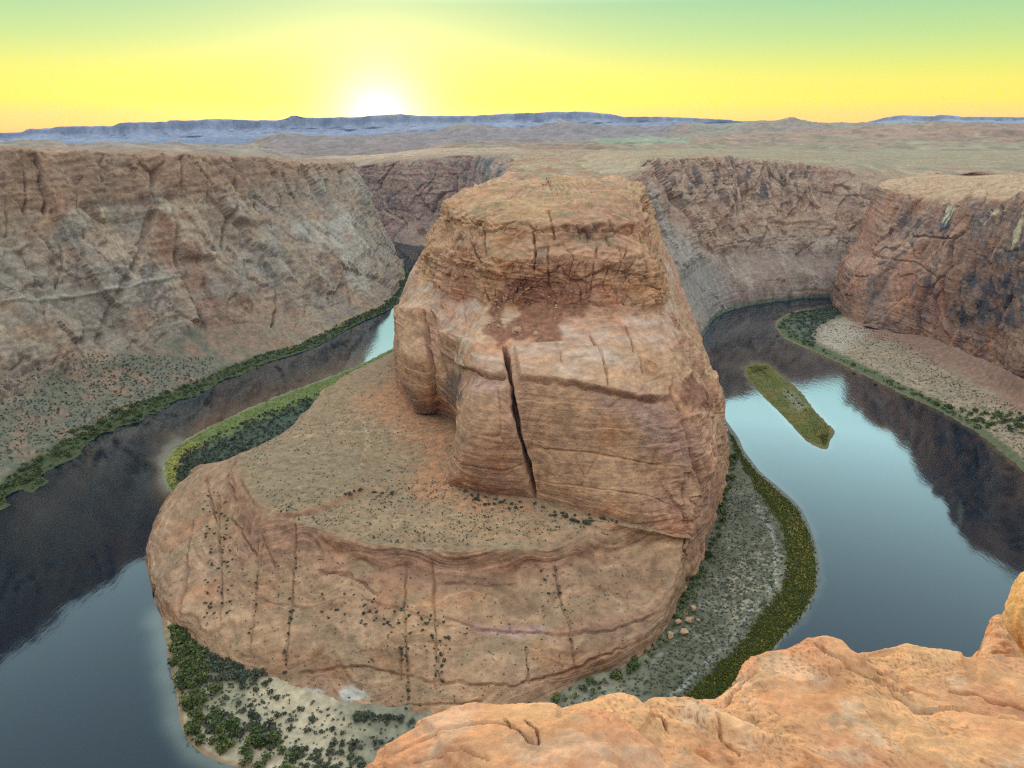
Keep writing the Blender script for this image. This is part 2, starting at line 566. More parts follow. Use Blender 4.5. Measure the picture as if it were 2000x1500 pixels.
def build_river():
    nu, nv = 480, 620
    ys = np.linspace(0, 1, nv) ** 1.5 * 3300 + 15
    P = np.zeros((nv, nu, 3))
    P[..., 1] = ys[:, None]
    P[..., 0] = np.linspace(-1, 1, nu)[None] * (760 + 0.12 * ys[:, None])
    X, Y = project(P)
    c = np.broadcast_to(np.array([0.001, 0.010, 0.016]), P.shape).copy()
    wob = 10 * fbm(P, 22, 3, 901)
    def shallow(pts, width, colr, amount):
        d, _ = poly_dist(X + wob, Y + wob * 0.5, pts)
        return np.clip(amount * np.exp(-(d / width) ** 2), 0, 1), lin(colr)
    for pts, wd, colr, am in ((SHORE_FRONT[17:29], 28, (140, 146, 130), .45), (SHORE_FRONT[2:17], 6, (112, 110, 90), .25),
                              (SHORE_LEFT, 24, (110, 74, 44), .5), ([(330, 950), (318, 905), (345, 866)], 14, (150, 150, 130), .6),
                              (SHORE_RIGHT, 5, (96, 80, 48), .5), (SHORE_ISLAND + SHORE_ISLAND[:1], 5, (120, 105, 80), .5)):
        f, col3 = shallow(pts, wd, colr, am)
        c = mixc(c, col3, f)
    rip = 0.55 * region(X + 2 * wob, Y + wob, [(-100, 960), (120, 930), (240, 945), (330, 940), (290, 1000), (160, 1060), (-100, 1130)], 40)
    rip += 0.5 * region(X + wob, Y, [(690, 700), (730, 630), (790, 620), (790, 680)], 12)
    rip += 0.4 * region(X + 2 * wob, Y, [(1400, 700), (1450, 690), (1660, 720), (1690, 780), (1600, 790), (1480, 800)], 25)
    d, _ = poly_dist(X + wob, Y, [(40, 1010), (110, 960), (160, 930)])
    rip += 0.8 * np.exp(-(d / 9) ** 2)
    d, _ = poly_dist(X + wob * .5, Y, [(1614, 880), (1630, 895), (1645, 915)])
    rip += 0.5 * np.exp(-(d / 4) ** 2)
    me = grid_mesh('river', P, c, water_material(), {'ripple': rip})
    link('river', me, None, 'still dark river looping round the central butte', 'river', 'structure')
build_river()

# ================================================================== CENTRAL BUTTE
W = lambda x, y, z: (x, y, z)
TOWER_CRACKS = [   # (points, half width in photograph pixels, depth in metres)
    ([(984, 664), (995, 730), (1003, 790), (1017, 850), (1032, 910), (1046, 985)], 7.5, 20),
    ([(822, 598), (838, 664), (848, 720), (852, 785)], 6, 8), ([(842, 604), (858, 652), (868, 700), (872, 740)], 5, 7),
    ([(862, 560), (864, 620)], 3, 2), ([(902, 572), (910, 632)], 3, 2), ([(915, 690), (918, 722)], 3, 2),
    ([(916, 453), (926, 495), (937, 540), (954, 592)], 4.5, 6), ([(919, 441), (930, 429), (940, 430), (949, 453), (944, 490), (947, 533), (955, 565)], 4, 5),
    ([(1148, 648), (1170, 684), (1180, 720), (1186, 768)], 4, 4), ([(1218, 628), (1238, 676), (1250, 742)], 3.5, 3),
    ([(1088, 684), (1102, 726)], 3, 2), ([(1318, 624), (1334, 672), (1342, 706)], 3, 3),
    ([(1296, 762), (1322, 808), (1338, 856), (1366, 948), (1369, 968)], 4.5, 5),
    ([(1018, 744), (1122, 757), (1186, 769), (1242, 783), (1292, 786)], 4.5, 4), ([(905, 716), (954, 738), (990, 737)], 4, 3.5),
    ([(1042, 452), (1046, 484), (1044, 532)], 4, 5), ([(1070, 484), (1070, 560)], 3.5, 4), ([(1073, 404), (1084, 474)], 3.5, 3),
    ([(1168, 478), (1157, 530), (1154, 570)], 3.5, 4), ([(1126, 446), (1133, 470)], 3, 3), ([(1175, 450), (1192, 484)], 3, 3),
    ([(1226, 402), (1246, 464), (1262, 520)], 4, 4), ([(1095, 470), (1120, 505), (1110, 540)], 3, 3), ([(1200, 470), (1222, 520), (1236, 560)], 3, 3),
    ([(870, 470), (852, 520), (846, 552)], 4, 4), ([(890, 440), (874, 500), (880, 550)], 3.5, 3), ([(1010, 560), (1008, 585)], 3, 2),
    ([(1190, 520), (1175, 560), (1190, 585)], 3, 3), ([(1225, 480), (1205, 540)], 3, 3), ([(1260, 560), (1300, 575)], 3, 3),
    ([(872, 880), (905, 905), (985, 915), (1025, 905)], 4, 1.6), ([(1050, 875), (1160, 885), (1260, 905), (1350, 915)], 4, 1.2),
    ([(1055, 940), (1180, 955), (1290, 975), (1350, 990)], 3.5, 1.0), ([(1335, 940), (1345, 1040)], 3, 2.5),
]
def build_butte():
    # rows, bottom to top, for columns running round from the back left over the front to the back right
    A0 = [W(-60, 1250, 0), W(-120, 1000, 20), U(776, 706, 46), U(812, 815, 48), U(868, 822, 50), U(912, 858, 50), U(866, 940, 50), U(950, 975, 50),
          U(1046, 986, 50), U(1200, 1028, 46), U(1349, 1150, -1), U(1390, 1040, -1), U(1416, 925, -1), W(228, 860, -1), W(235, 1080, -1)]
    A = [W(-57, 1245, 60), W(-116, 995, 60), U(776, 698, 58), U(815, 806, 60), U(868, 814, 60), U(908, 848, 60), U(868, 930, 60), U(950, 964, 60),
         U(1045, 974, 60), U(1200, 1014, 56), U(1345, 1052, 38), U(1386, 960, 36), V(1413, 870, 672), W(222, 865, 40), W(230, 1085, 60)]
    B = [W(-48, 1240, 110), W(-106, 985, 105), U(776, 652, 96), U(797, 706, 110), U(862, 735, 108), U(900, 778, 104), U(898, 850, 96), U(948, 850, 106),
         U(1018, 848, 106), U(1190, 875, 100), U(1352, 930, 74), U(1390, 858, 72), V(1409, 800, 690), W(212, 875, 85), W(220, 1090, 110)]
    B2 = [W(-45, 1238, 128), W(-102, 983, 122), U(777, 622, 112), U(786, 645, 128), U(856, 668, 130), U(905, 712, 130), U(925, 740, 136), U(950, 745, 138),
          U(1000, 752, 138), U(1188, 778, 132), U(1330, 812, 112), U(1380, 775, 98), V(1403, 756, 700), W(206, 880, 105), W(216, 1092, 128)]
    Cc = [W(-42, 1235, 140), W(-98, 980, 134), U(780, 600, 124), U(793, 612, 142), U(850, 630, 144), U(905, 672, 146), U(935, 690, 151), U(955, 692, 151),
          U(992, 692, 151), U(1180, 722, 146), U(1290, 740, 134), U(1345, 722, 118), V(1388, 728, 708), W(200, 884, 118), W(212, 1094, 140)]
    D = [W(-36, 1230, 165), W(-86, 975, 160), U(800, 548, 150), U(835, 566, 164), U(885, 580, 168), U(915, 585, 170), U(945, 592, 172), U(975, 590, 174),
         U(1010, 588, 175), U(1180, 596, 176), U(1285, 600, 171), U(1318, 622, 156), V(1330, 622, 738), W(186, 900, 155), W(202, 1098, 165)]
    D2 = [W(-30, 1225, 195), W(-74, 970, 190), U(832, 478, 190), U(850, 495, 196), U(890, 505, 200), U(920, 505, 203), U(945, 508, 204), U(980, 510, 205),
          U(1020, 512, 205), U(1170, 512, 206), U(1270, 512, 203), U(1288, 525, 190), V(1293, 522, 752), W(170, 905, 190), W(192, 1100, 195)]
    E = [W(-18, 1220, 230), W(-58, 950, 230), U(872, 402, 226), U(884, 412, 228), U(905, 424, 229), U(930, 428, 230), U(955, 432, 230), U(985, 434, 230),
         U(1040, 438, 230), U(1150, 440, 230), U(1235, 436, 227), U(1258, 440, 222), V(1252, 412, 770), W(150, 915, 229), W(178, 1105, 231)]
    G = [W(-8, 1215, 234), W(-44, 950, 234), U(898, 384, 233), U(905, 396, 234), U(925, 408, 235), U(950, 412, 236), U(975, 414, 236), U(1005, 414, 236),
         U(1050, 414, 236), U(1140, 414, 236), U(1210, 408, 234), U(1232, 400, 232), V(1236, 378, 830), W(132, 930, 233), W(160, 1110, 234)]
    H = [W(5, 1210, 237), W(-20, 950, 238), U(960, 366, 239), U(965, 378, 240), U(980, 386, 241), U(1000, 390, 241), U(1015, 392, 241), U(1035, 392, 241),
         U(1065, 392, 241), U(1110, 390, 240), U(1160, 384, 239), U(1180, 378, 239), V(1190, 362, 900), W(95, 980, 238), W(120, 1120, 238)]
    I = [W(40, 1160, 238)] * 2 + [W(45, 920 + 14 * k, 240) for k in range(11)] + [W(60, 1090, 239), W(60, 1160, 238)]
    wu = [0.5, 0.6, 0.9, .8, .8, .9, 1.1, 1.3, 2.2, 1.9, 0.8, 0.7, 0.4, 0.3]
    E1 = []
    for k, e in enumerate(E):
        a_, b_ = np.array(e), np.array(D2[k])
        q = a_ + (b_ - a_) * .30
        ctr = np.array([40, 800, 0])
        dv = q - ctr; dv[2] = 0
        q = q + dv / np.linalg.norm(dv) * -1.0
        E1.append(tuple(q + (np.array([e[0], e[1], q[2]]) - q) * .28))
    wv = [.5, 2.2, 1.8, .9, 1.7, 1.5, 1.0, .5, 0.6, .5, .4]
    P = loft([A0, A, B, B2, Cc, D, D2, E1, E, G, H, I], 660, 600, wu, wv)
    N = normals(P)
    N = outward(P, N, np.array([40, 760, 60]))
    X, Y = project(P)
    seed = 11
    up = sstep(P[..., 2], 160, 180)                       # the craggy upper tier
    low = 1 - up
    d = relief_on(up > .003, P, N, seed, 1.6, 3.0, 1.3, 27, 7, tall=1.7) * up
    d += 0.8 * low * fbm(P, 9, 4, 29, .6)
    flank = sstep(X, 1285, 1340) * low * (1 - sstep(N[..., 2], .6, .85))
    d += flank * relief_on(flank > .003, P, N, 27, 1.6, 2.6, 1.2, 30, 8, tall=2.2)
    # smooth rounded billows of the lower tier
    d += low * 4.0 * fbm(P, (46, 46, 70), 2, 31)
    # cross-bed ribs
    T = P.copy()
    T[..., 2] = P[..., 2] + 8 * fbm(P, 55, 2, 33) + 0.18 * P[..., 0]
    rib = fbm(T, (90, 90, 3.2), 3, 35, .6)
    d += 0.55 * rib * sstep(fbm(P, 50, 2, 36), -.3, .3)
    Lm = P.copy()
    Lm[..., 2] += 2 * fbm(P, 60, 2, 45) + .02 * P[..., 0]
    lay = fbm(Lm, (260, 260, 2.4), 2, 46, .7)
    d += (.14 * low + .38 * up) * np.sign(lay) * np.abs(lay) ** .6
    wj = np.stack([fbm(P, 30, 2, 47 + k) for k in (0, 5, 9)], -1) * 5
    _, ej, _ = cells(P + wj, (20, 20, 60), 48)
    d -= (1.0 * low + 1.6 * up) * np.exp(-(ej / .035) ** 2) * sstep(fbm(P, 35, 2, 49), -.05, .3) * (1 - sstep(N[..., 2], .6, .85))
    # stacked ledges: each bed overhangs the next a little, the cap edge is broken
    zw = P[..., 2] + 5 * fbm(P, 45, 3, 66) + .05 * P[..., 0]
    capm = sstep(P[..., 2], 182, 200)
    wall_ = 1 - sstep(N[..., 2], .7, .95)
    saw = zw / 9.0 - np.floor(zw / 9.0)
    cm = capm * wall_ > .003
    Pc = P[cm]
    rk, ek, tk = cells(Pc * np.array([1, 1, .9]) + 4 * np.stack([fbm(Pc, 20, 2, 67 + k) for k in (0, 4, 8)], -1), (20, 20, 13), 68)
    d[cm] += (capm * wall_)[cm] * (3.6 * (saw[cm] - .5) * (.4 + .9 * rk) + 5.0 * (rk - .5) - 1.2 * np.exp(-(ek / .06) ** 2))
    rim_ = sstep(P[..., 2], 214, 226) * (1 - sstep(P[..., 2], 236, 240))
    d += rim_ * 6.0 * fbm(P, (26, 26, 50), 3, 69)
    sb = (zw + 3 * noise(P, 50, 72)) / 13.0
    d += low * wall_ * 1.1 * ((sb - np.floor(sb)) - .5) * sstep(fbm(P, 60, 2, 74), -.25, .3)
    # rounded pillars with creases between them
    Pw = P + 8 * np.stack([fbm(P, 40, 2, 63 + k) for k in (0, 4, 8)], -1)
    pil = np.abs(noise(Pw, (34, 34, 95), 64)) + .45 * np.abs(noise(Pw, (15, 15, 34), 65))
    steepf = 1 - sstep(N[..., 2], .55, .85)
    d += steepf * (up * 6.5 + low * 1.6) * (np.minimum(pil, .75) - .38)
    hump = 5.0 * region(X, Y, [(868, 640), (940, 672), (984, 688), (990, 735), (955, 736), (905, 714), (872, 690)], 5)
    hump += 5.5 * region(X, Y, [(1004, 682), (1100, 672), (1230, 690), (1300, 728), (1302, 782), (1242, 783), (1186, 769), (1122, 757), (1016, 743)], 5)
    hump += 5.0 * region(X, Y, [(776, 600), (818, 600), (836, 664), (846, 720), (850, 806), (815, 806), (785, 730)], 7)
    hump += 3.0 * region(X, Y, [(1300, 640), (1345, 660), (1396, 740), (1398, 900), (1372, 950), (1340, 856), (1300, 770)], 9)
    hump += 3.5 * region(X, Y, [(905, 760), (990, 750), (1028, 905), (1040, 970), (880, 940), (905, 870)], 16)
    d += hump
    bl = fbm(P, (17, 17, 22), 3, 37, .55)
    d += up * 1.6 * (np.abs(bl) - 0.3)
    top = sstep(N[..., 2], .6, .9) * up
    Q = P.copy(); Q[..., 2] *= 0.2
    ter = 6.0 * fbm(Q, (80, 45, 30), 4, 39)
    d += top * 1.5 * (np.floor(ter) + sstep(ter - np.floor(ter), .75, 1.0))
    wx, wy = 2.5 * fbm(P, 10, 2, 41), 2.5 * fbm(P, 10, 2, 43)
    cut = np.zeros(X.shape)
    for pts, wd, dp in TOWER_CRACKS:
        cut = np.maximum(cut, dp * groove(X + wx, Y + wy, pts, wd))
    cut = np.where(cut > 6.5, cut, cut * (.55 + .6 * sstep(noise(P, 9, 62), -.35, .2)))
    P = P + N * (d - cut)[..., None]
    N2 = outward(P, normals(P), np.array([40, 760, 60]))
    c = rock(P, N2, (184, 142, 108), (180, 134, 108), seed, 6, 1.2, 0.14, (112, 84, 72))
    c = mixc(c, c * np.array([.94, .92, .84]), up * .8)
    # white and pink beds on the shoulder
    band = sstep(P[..., 2] + 5 * fbm(P, 30, 3, 51), 144, 152) * (1 - sstep(P[..., 2] + 6 * fbm(P, 30, 3, 52), 166, 174))
    wht = band * sstep(fbm(P, (26, 26, 8), 3, 53), -.35, .45)
    c = mixc(c, C(190, 164, 146), wht * .6)
    edge_w = region(X + 3 * wx, Y + 3 * wy, [(890, 690), (990, 700), (990, 735), (950, 735), (905, 712)], 10) * sstep(rib, -.2, .4)
    edge_w = np.maximum(edge_w, region(X + 3 * wx, Y + 3 * wy, [(1010, 715), (1300, 755), (1290, 782), (1180, 762), (1020, 738)], 8) * sstep(rib, -.1, .5))
    c = mixc(c, C(206, 176, 150), edge_w * .7)
    pink = region(X + 6 * wx, Y + 6 * wy, [(1160, 770), (1300, 790), (1330, 840), (1345, 900), (1260, 870), (1240, 820), (1170, 800)], 26)
    pink = np.maximum(pink, region(X + 6 * wx, Y + 6 * wy, [(915, 735), (990, 745), (985, 775), (930, 770)], 14))
    c = mixc(c, C(176, 138, 124), pink * .7)
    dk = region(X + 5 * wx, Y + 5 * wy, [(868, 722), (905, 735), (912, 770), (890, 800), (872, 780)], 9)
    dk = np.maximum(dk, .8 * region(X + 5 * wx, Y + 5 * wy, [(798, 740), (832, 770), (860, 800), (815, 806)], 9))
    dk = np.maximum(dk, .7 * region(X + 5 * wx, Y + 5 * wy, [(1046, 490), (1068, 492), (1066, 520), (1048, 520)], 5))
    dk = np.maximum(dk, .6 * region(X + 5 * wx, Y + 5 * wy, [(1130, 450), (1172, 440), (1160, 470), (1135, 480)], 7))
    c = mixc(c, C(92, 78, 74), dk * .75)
    # fallen red rubble
    rub = np.maximum(region(X + 4 * wx, Y + 4 * wy, [(990, 552), (1070, 545), (1105, 556), (1160, 562), (1150, 594), (1138, 618), (1096, 618), (1096, 640),
                     (1100, 672), (1084, 684), (1035, 662), (993, 662), (979, 674), (945, 645), (958, 621), (952, 593), (980, 568)], 7),
                     region(X + 4 * wx, Y + 4 * wy, [(1306, 752), (1338, 742), (1382, 766), (1398, 798), (1362, 802), (1322, 786)], 7))
    rub = rub * (1 - region(X + 3 * wx, Y + 3 * wy, [(975, 602), (1010, 590), (1018, 610), (985, 635)], 5))
    rr = fbm(P, 4, 3, 57, .7)
    c = mixc(c, C(140, 94, 72) * (1 + .5 * rr)[..., None], rub * .95)
    P = P + N2 * (rub * 1.1 * rr)[..., None]
    sage = top * sstep(fbm(P, (24, 10, 24), 3, 59), .05, .4)
    c = mixc(c, C(128, 118, 88), sage * .6)
    me = grid_mesh('butte', P, c, M_ROCK)
    o = link('butte', me, None, 'tall rounded orange sandstone butte in the middle of the river bend', 'butte', 'structure')
    return o, P, c
butte, TP, TC = build_butte()

APRON = {}
def build_apron():
    def off(p, dx, dy, z):
        return (p[0] + dx, p[1] + dy, z)
    e0, e1, e2, e3 = U(785, 678, 55), U(655, 747, 55), U(560, 842, 52), U(468, 894, 48)
    base = [off(e0, -40, 20, -2), off(e1, -40, 20, -2), off(e2, -36, 20, -2), U(385, 905, -2), U(318, 990, -2), U(287, 1095, -2), U(322, 1214, -1), U(470, 1312, 3),
            U(640, 1372, 4), U(800, 1412, 4), U(960, 1402, 4), U(1062, 1372, 4), U(1150, 1336, 3), U(1268, 1276, 2), U(1322, 1190, 1), U(1360, 1120, 0)]
    low = [off(e0, -30, 12, 20), off(e1, -30, 12, 20), off(e2, -26, 12, 20), U(405, 908, 22), U(332, 968, 16), U(292, 1085, 12), U(332, 1185, 10), U(480, 1280, 10),
           U(645, 1325, 11), U(800, 1350, 12), U(960, 1345, 13), U(1062, 1322, 14), U(1150, 1290, 14), U(1264, 1238, 14), U(1330, 1150, 18), U(1352, 1095, 18)]
    mid = [off(e0, -16, 6, 38), off(e1, -16, 6, 38), off(e2, -14, 6, 36), U(425, 905, 36), U(385, 930, 34), U(372, 1030, 26), U(420, 1110, 24), U(520, 1180, 24),
           U(650, 1210, 26), U(800, 1232, 27), U(950, 1225, 27), U(1060, 1205, 27), U(1150, 1175, 28), U(1240, 1130, 29), U(1325, 1098, 31), U(1342, 1078, 31)]
    elow = [off(e0, -6, 2, 48), off(e1, -6, 2, 48), off(e2, -6, 2, 45), U(448, 900, 43), U(440, 930, 42), U(462, 1010, 38), U(488, 1055, 36), U(548, 1082, 38),
            U(645, 1085, 42), U(762, 1108, 42), U(900, 1112, 42), U(1080, 1104, 42), U(1180, 1080, 40), U(1255, 1072, 38), U(1334, 1064, 37), U(1345, 1060, 37)]
    edge = [e0, e1, e2, e3, U(462, 915, 50), U(484, 968, 51), U(508, 1000, 52), U(556, 1014, 53),
            U(612, 1030, 54), U(760, 1068, 53), U(900, 1077, 53), U(1080, 1070, 51), U(1180, 1052, 48), U(1258, 1056, 42), U(1337, 1058, 38), U(1348, 1056, 38)]
    bench = [U(800, 690, 58), U(690, 765, 57), U(600, 845, 55), U(500, 890, 51), U(495, 915, 52), U(515, 960, 53), U(540, 985, 54), U(590, 998, 55),
             U(650, 1015, 55), U(770, 1052, 54), U(900, 1060, 54), U(1080, 1056, 53), U(1180, 1042, 50), U(1262, 1048, 45), U(1338, 1056, 39), U(1350, 1054, 39)]
    foot = [U(840, 700, 61), U(800, 780, 60), U(780, 850, 60), U(780, 880, 60), U(800, 910, 60), U(820, 930, 60), U(840, 945, 60), U(865, 955, 60),
            U(890, 965, 60), U(940, 985, 60), U(1000, 995, 60), U(1080, 1003, 59), U(1160, 1015, 57), U(1250, 1032, 52), U(1340, 1050, 41), U(1352, 1050, 40)]
    inn = [U(950, 780, 62)] * 16
    wu = [.5, .8, .8, .6, .8, 1.0, 1.3, 1.5, 1.5, 1.5, 1.1, 1.0, 1.2, .9, .4]
    wv = [.7, 1.4, 1.5, .7, .35, 1.0, .5]
    P = loft([base, low, mid, elow, edge, bench, foot, inn], 600, 440, wu, wv[:6] + [.4])
    N = normals(P)
    N = N * np.sign(N[..., 2].mean())
    X, Y = project(P)
    seed = 71
    z = P[..., 2]
    flat = sstep(N[..., 2], .93, .985) * sstep(z, 44, 50)
    slope = 1 - flat
    d = slope * (2.6 * fbm(P, 38, 3, 73) + 0.9 * fbm(P, 9, 3, 75))
    # swirling cross-beds standing out as ribs
    T = P.copy()
    w = fbm(P, 42, 2, 77)
    T[..., 2] = z + 11 * w
    rib = fbm(T, (120, 120, 3.2), 3, 79, .6)
    d += slope * 0.75 * rib
    d += flat * 0.35 * fbm(P, 8, 3, 81)
    wx, wy = 3 * fbm(P, 9, 2, 83), 3 * fbm(P, 9, 2, 85)
    joints = [[(505, 1050), (500, 1160), (486, 1290)], [(574, 1010), (577, 1090), (568, 1180), (555, 1320)], [(512, 1045), (540, 1110)],
              [(793, 1090), (790, 1200), (794, 1280), (797, 1400)], [(783, 1265), (782, 1330)], [(845, 1085), (850, 1210), (852, 1290), (850, 1350)], [(856, 1275), (860, 1340)],
              [(1082, 1090), (1092, 1160), (1110, 1220), (1118, 1260), (1130, 1330)], [(1028, 1265), (1033, 1340)],
              [(425, 960), (430, 1100), (430, 1250)], [(400, 930), (432, 1060)], [(350, 1040), (300, 1130), (298, 1170)], [(375, 1010), (360, 1150), (345, 1200)],
              [(455, 945), (452, 1010), (512, 1100)], [(515, 1060), (505, 1110)]]
    cut = np.zeros(X.shape)
    for pts in joints:
        cut = np.maximum(cut, 2.2 * groove(X + wx, Y + wy, pts, 4.5))
    for pts, dp in (([(850, 1138), (960, 1142), (1000, 1140)], 1.6), ([(1010, 1178), (900, 1230), (1080, 1240), (1250, 1225), (1300, 1190)], 0.0),
                    ([(620, 1115), (680, 1120), (740, 1160)], 2.2), ([(560, 1320), (700, 1300), (850, 1330), (1000, 1340), (1130, 1305), (1230, 1255)], 1.8),
                    ([(860, 1195), (930, 1225), (1060, 1240), (1180, 1235), (1300, 1195)], 2.2), ([(500, 1170), (600, 1190)], 1.0),
                    ([(690, 1165), (820, 1205), (900, 1225)], 1.4), ([(1150, 1150), (1260, 1170)], .8), ([(640, 1385), (800, 1378), (960, 1370)], 1.4)):
        cut = np.maximum(cut, dp * groove(X + 3 * wx, Y + 2 * wy, pts, 6))
    cut = np.maximum(cut, 5 * groove(X + wx, Y + wy, [(1338, 1052), (1341, 1090), (1344, 1150)], 5))
    cut = np.maximum(cut, 2.6 * groove(X + wx, Y + wy, [(545, 1012), (600, 1003), (655, 986), (700, 962), (760, 958)], 7))
    d += flat * 1.6 * region(X + 2 * wx, Y + 2 * wy, [(455, 900), (560, 830), (700, 860), (720, 945), (650, 985), (550, 1010), (490, 980)], 5)
    # edge scalloped
    d += 1.6 * fbm(P, (14, 14, 40), 3, 87) * sstep(z, 38, 46) * slope
    P = P + N * (d - cut)[..., None]
    N2 = normals(P)
    N2 = N2 * np.sign(N2[..., 2].mean())
    c = rock(P, N2, (170, 132, 100), (164, 128, 100), seed, 9, .9, .12, (110, 86, 72))
    redw = np.maximum(region(X + 4 * wx, Y + 4 * wy, [(455, 920), (520, 1005), (640, 1020), (760, 1080), (960, 1085), (1180, 1065), (1100, 1120), (800, 1150), (600, 1110), (470, 1100)], 24),
                      region(X + 4 * wx, Y + 4 * wy, [(860, 1190), (940, 1215), (1080, 1225), (1300, 1185), (1290, 1200), (1100, 1245), (940, 1240)], 10))
    c = mixc(c, C(156, 110, 88), redw * .5)
    c = mixc(c, c * (1 + .4 * rib)[..., None], slope)
    # sandy, sage-grown bench
    fb = sstep(Y * 0 + N2[..., 2], .88, .97) * sstep(z, 41, 47)
    sand = mixc(np.broadcast_to(C(156, 126, 96), P.shape).copy(), C(146, 118, 90), sstep(fbm(P, 30, 4, 89), -.3, .4))
    sand = mixc(sand, C(190, 132, 94), .8 * region(X + 8 * wx, Y + 8 * wy, [(690, 790), (790, 720), (840, 810), (900, 840), (870, 930), (900, 960), (1040, 990), (960, 1010), (800, 960), (830, 890), (760, 830)], 28))
    sand = mixc(sand, C(144, 120, 92), .8 * region(X + 6 * wx, Y + 6 * wy, [(470, 900), (560, 870), (700, 880), (760, 920), (680, 965), (560, 1005), (500, 985)], 20))
    sand = mixc(sand, C(170, 136, 102), .8 * region(X + 6 * wx, Y + 6 * wy, [(860, 1000), (1000, 1010), (1150, 1030), (1050, 1062), (900, 1062), (800, 1030)], 20))
    sand = mixc(sand, C(146, 132, 108), .5 * sstep(fbm(P, (10, 10, 10), 3, 91, .6), .15, .5))
    # pale washes and paths
    for pts in ([(690, 790), (720, 850), (700, 930)], [(745, 1005), (720, 1030), (715, 1045)], [(800, 1000), (760, 1030), (750, 1050)], [(560, 860), (700, 840), (830, 850)], [(1080, 1000), (1085, 1030)]):
        sand = mixc(sand, C(192, 160, 124), .6 * groove(X + 3 * wx, Y + 3 * wy, pts, 4))
    speck = sstep(noise(P, 2.2, 93), .42, .62)
    sand = mixc(sand, C(92, 88, 70), speck * .55)
    c = mixc(c, sand, fb)
    # drifts of dust with scrub on the slope
    dust = slope * sstep(fbm(P, 26, 4, 95), .12, .42) * sstep(N2[..., 2], .6, .8)
    c = mixc(c, C(154, 128, 98), dust * .6)
    pale = region(X + 5 * wx, Y + 5 * wy, [(572, 1350), (600, 1340), (625, 1350), (622, 1378), (595, 1400), (565, 1395)], 6)
    pale = np.maximum(pale, region(X + 5 * wx, Y + 5 * wy, [(668, 1348), (700, 1338), (714, 1352), (700, 1372), (672, 1368)], 6))
    c = mixc(c, C(196, 188, 176), pale * .85)
    pk = region(X + 4 * wx, Y + 4 * wy, [(900, 1215), (1060, 1228), (1080, 1248), (960, 1242)], 8)
    c = mixc(c, C(184, 148, 138), pk * .6)
    me = grid_mesh('apron', P, c, M_ROCK)
    link('apron', me, butte, 'sloping pinkish slickrock apron with a flat sandy bench round the butte foot')
    APRON.update(P=P, N=N2, X=X, Y=Y, flat=fb, dust=dust)
build_apron()

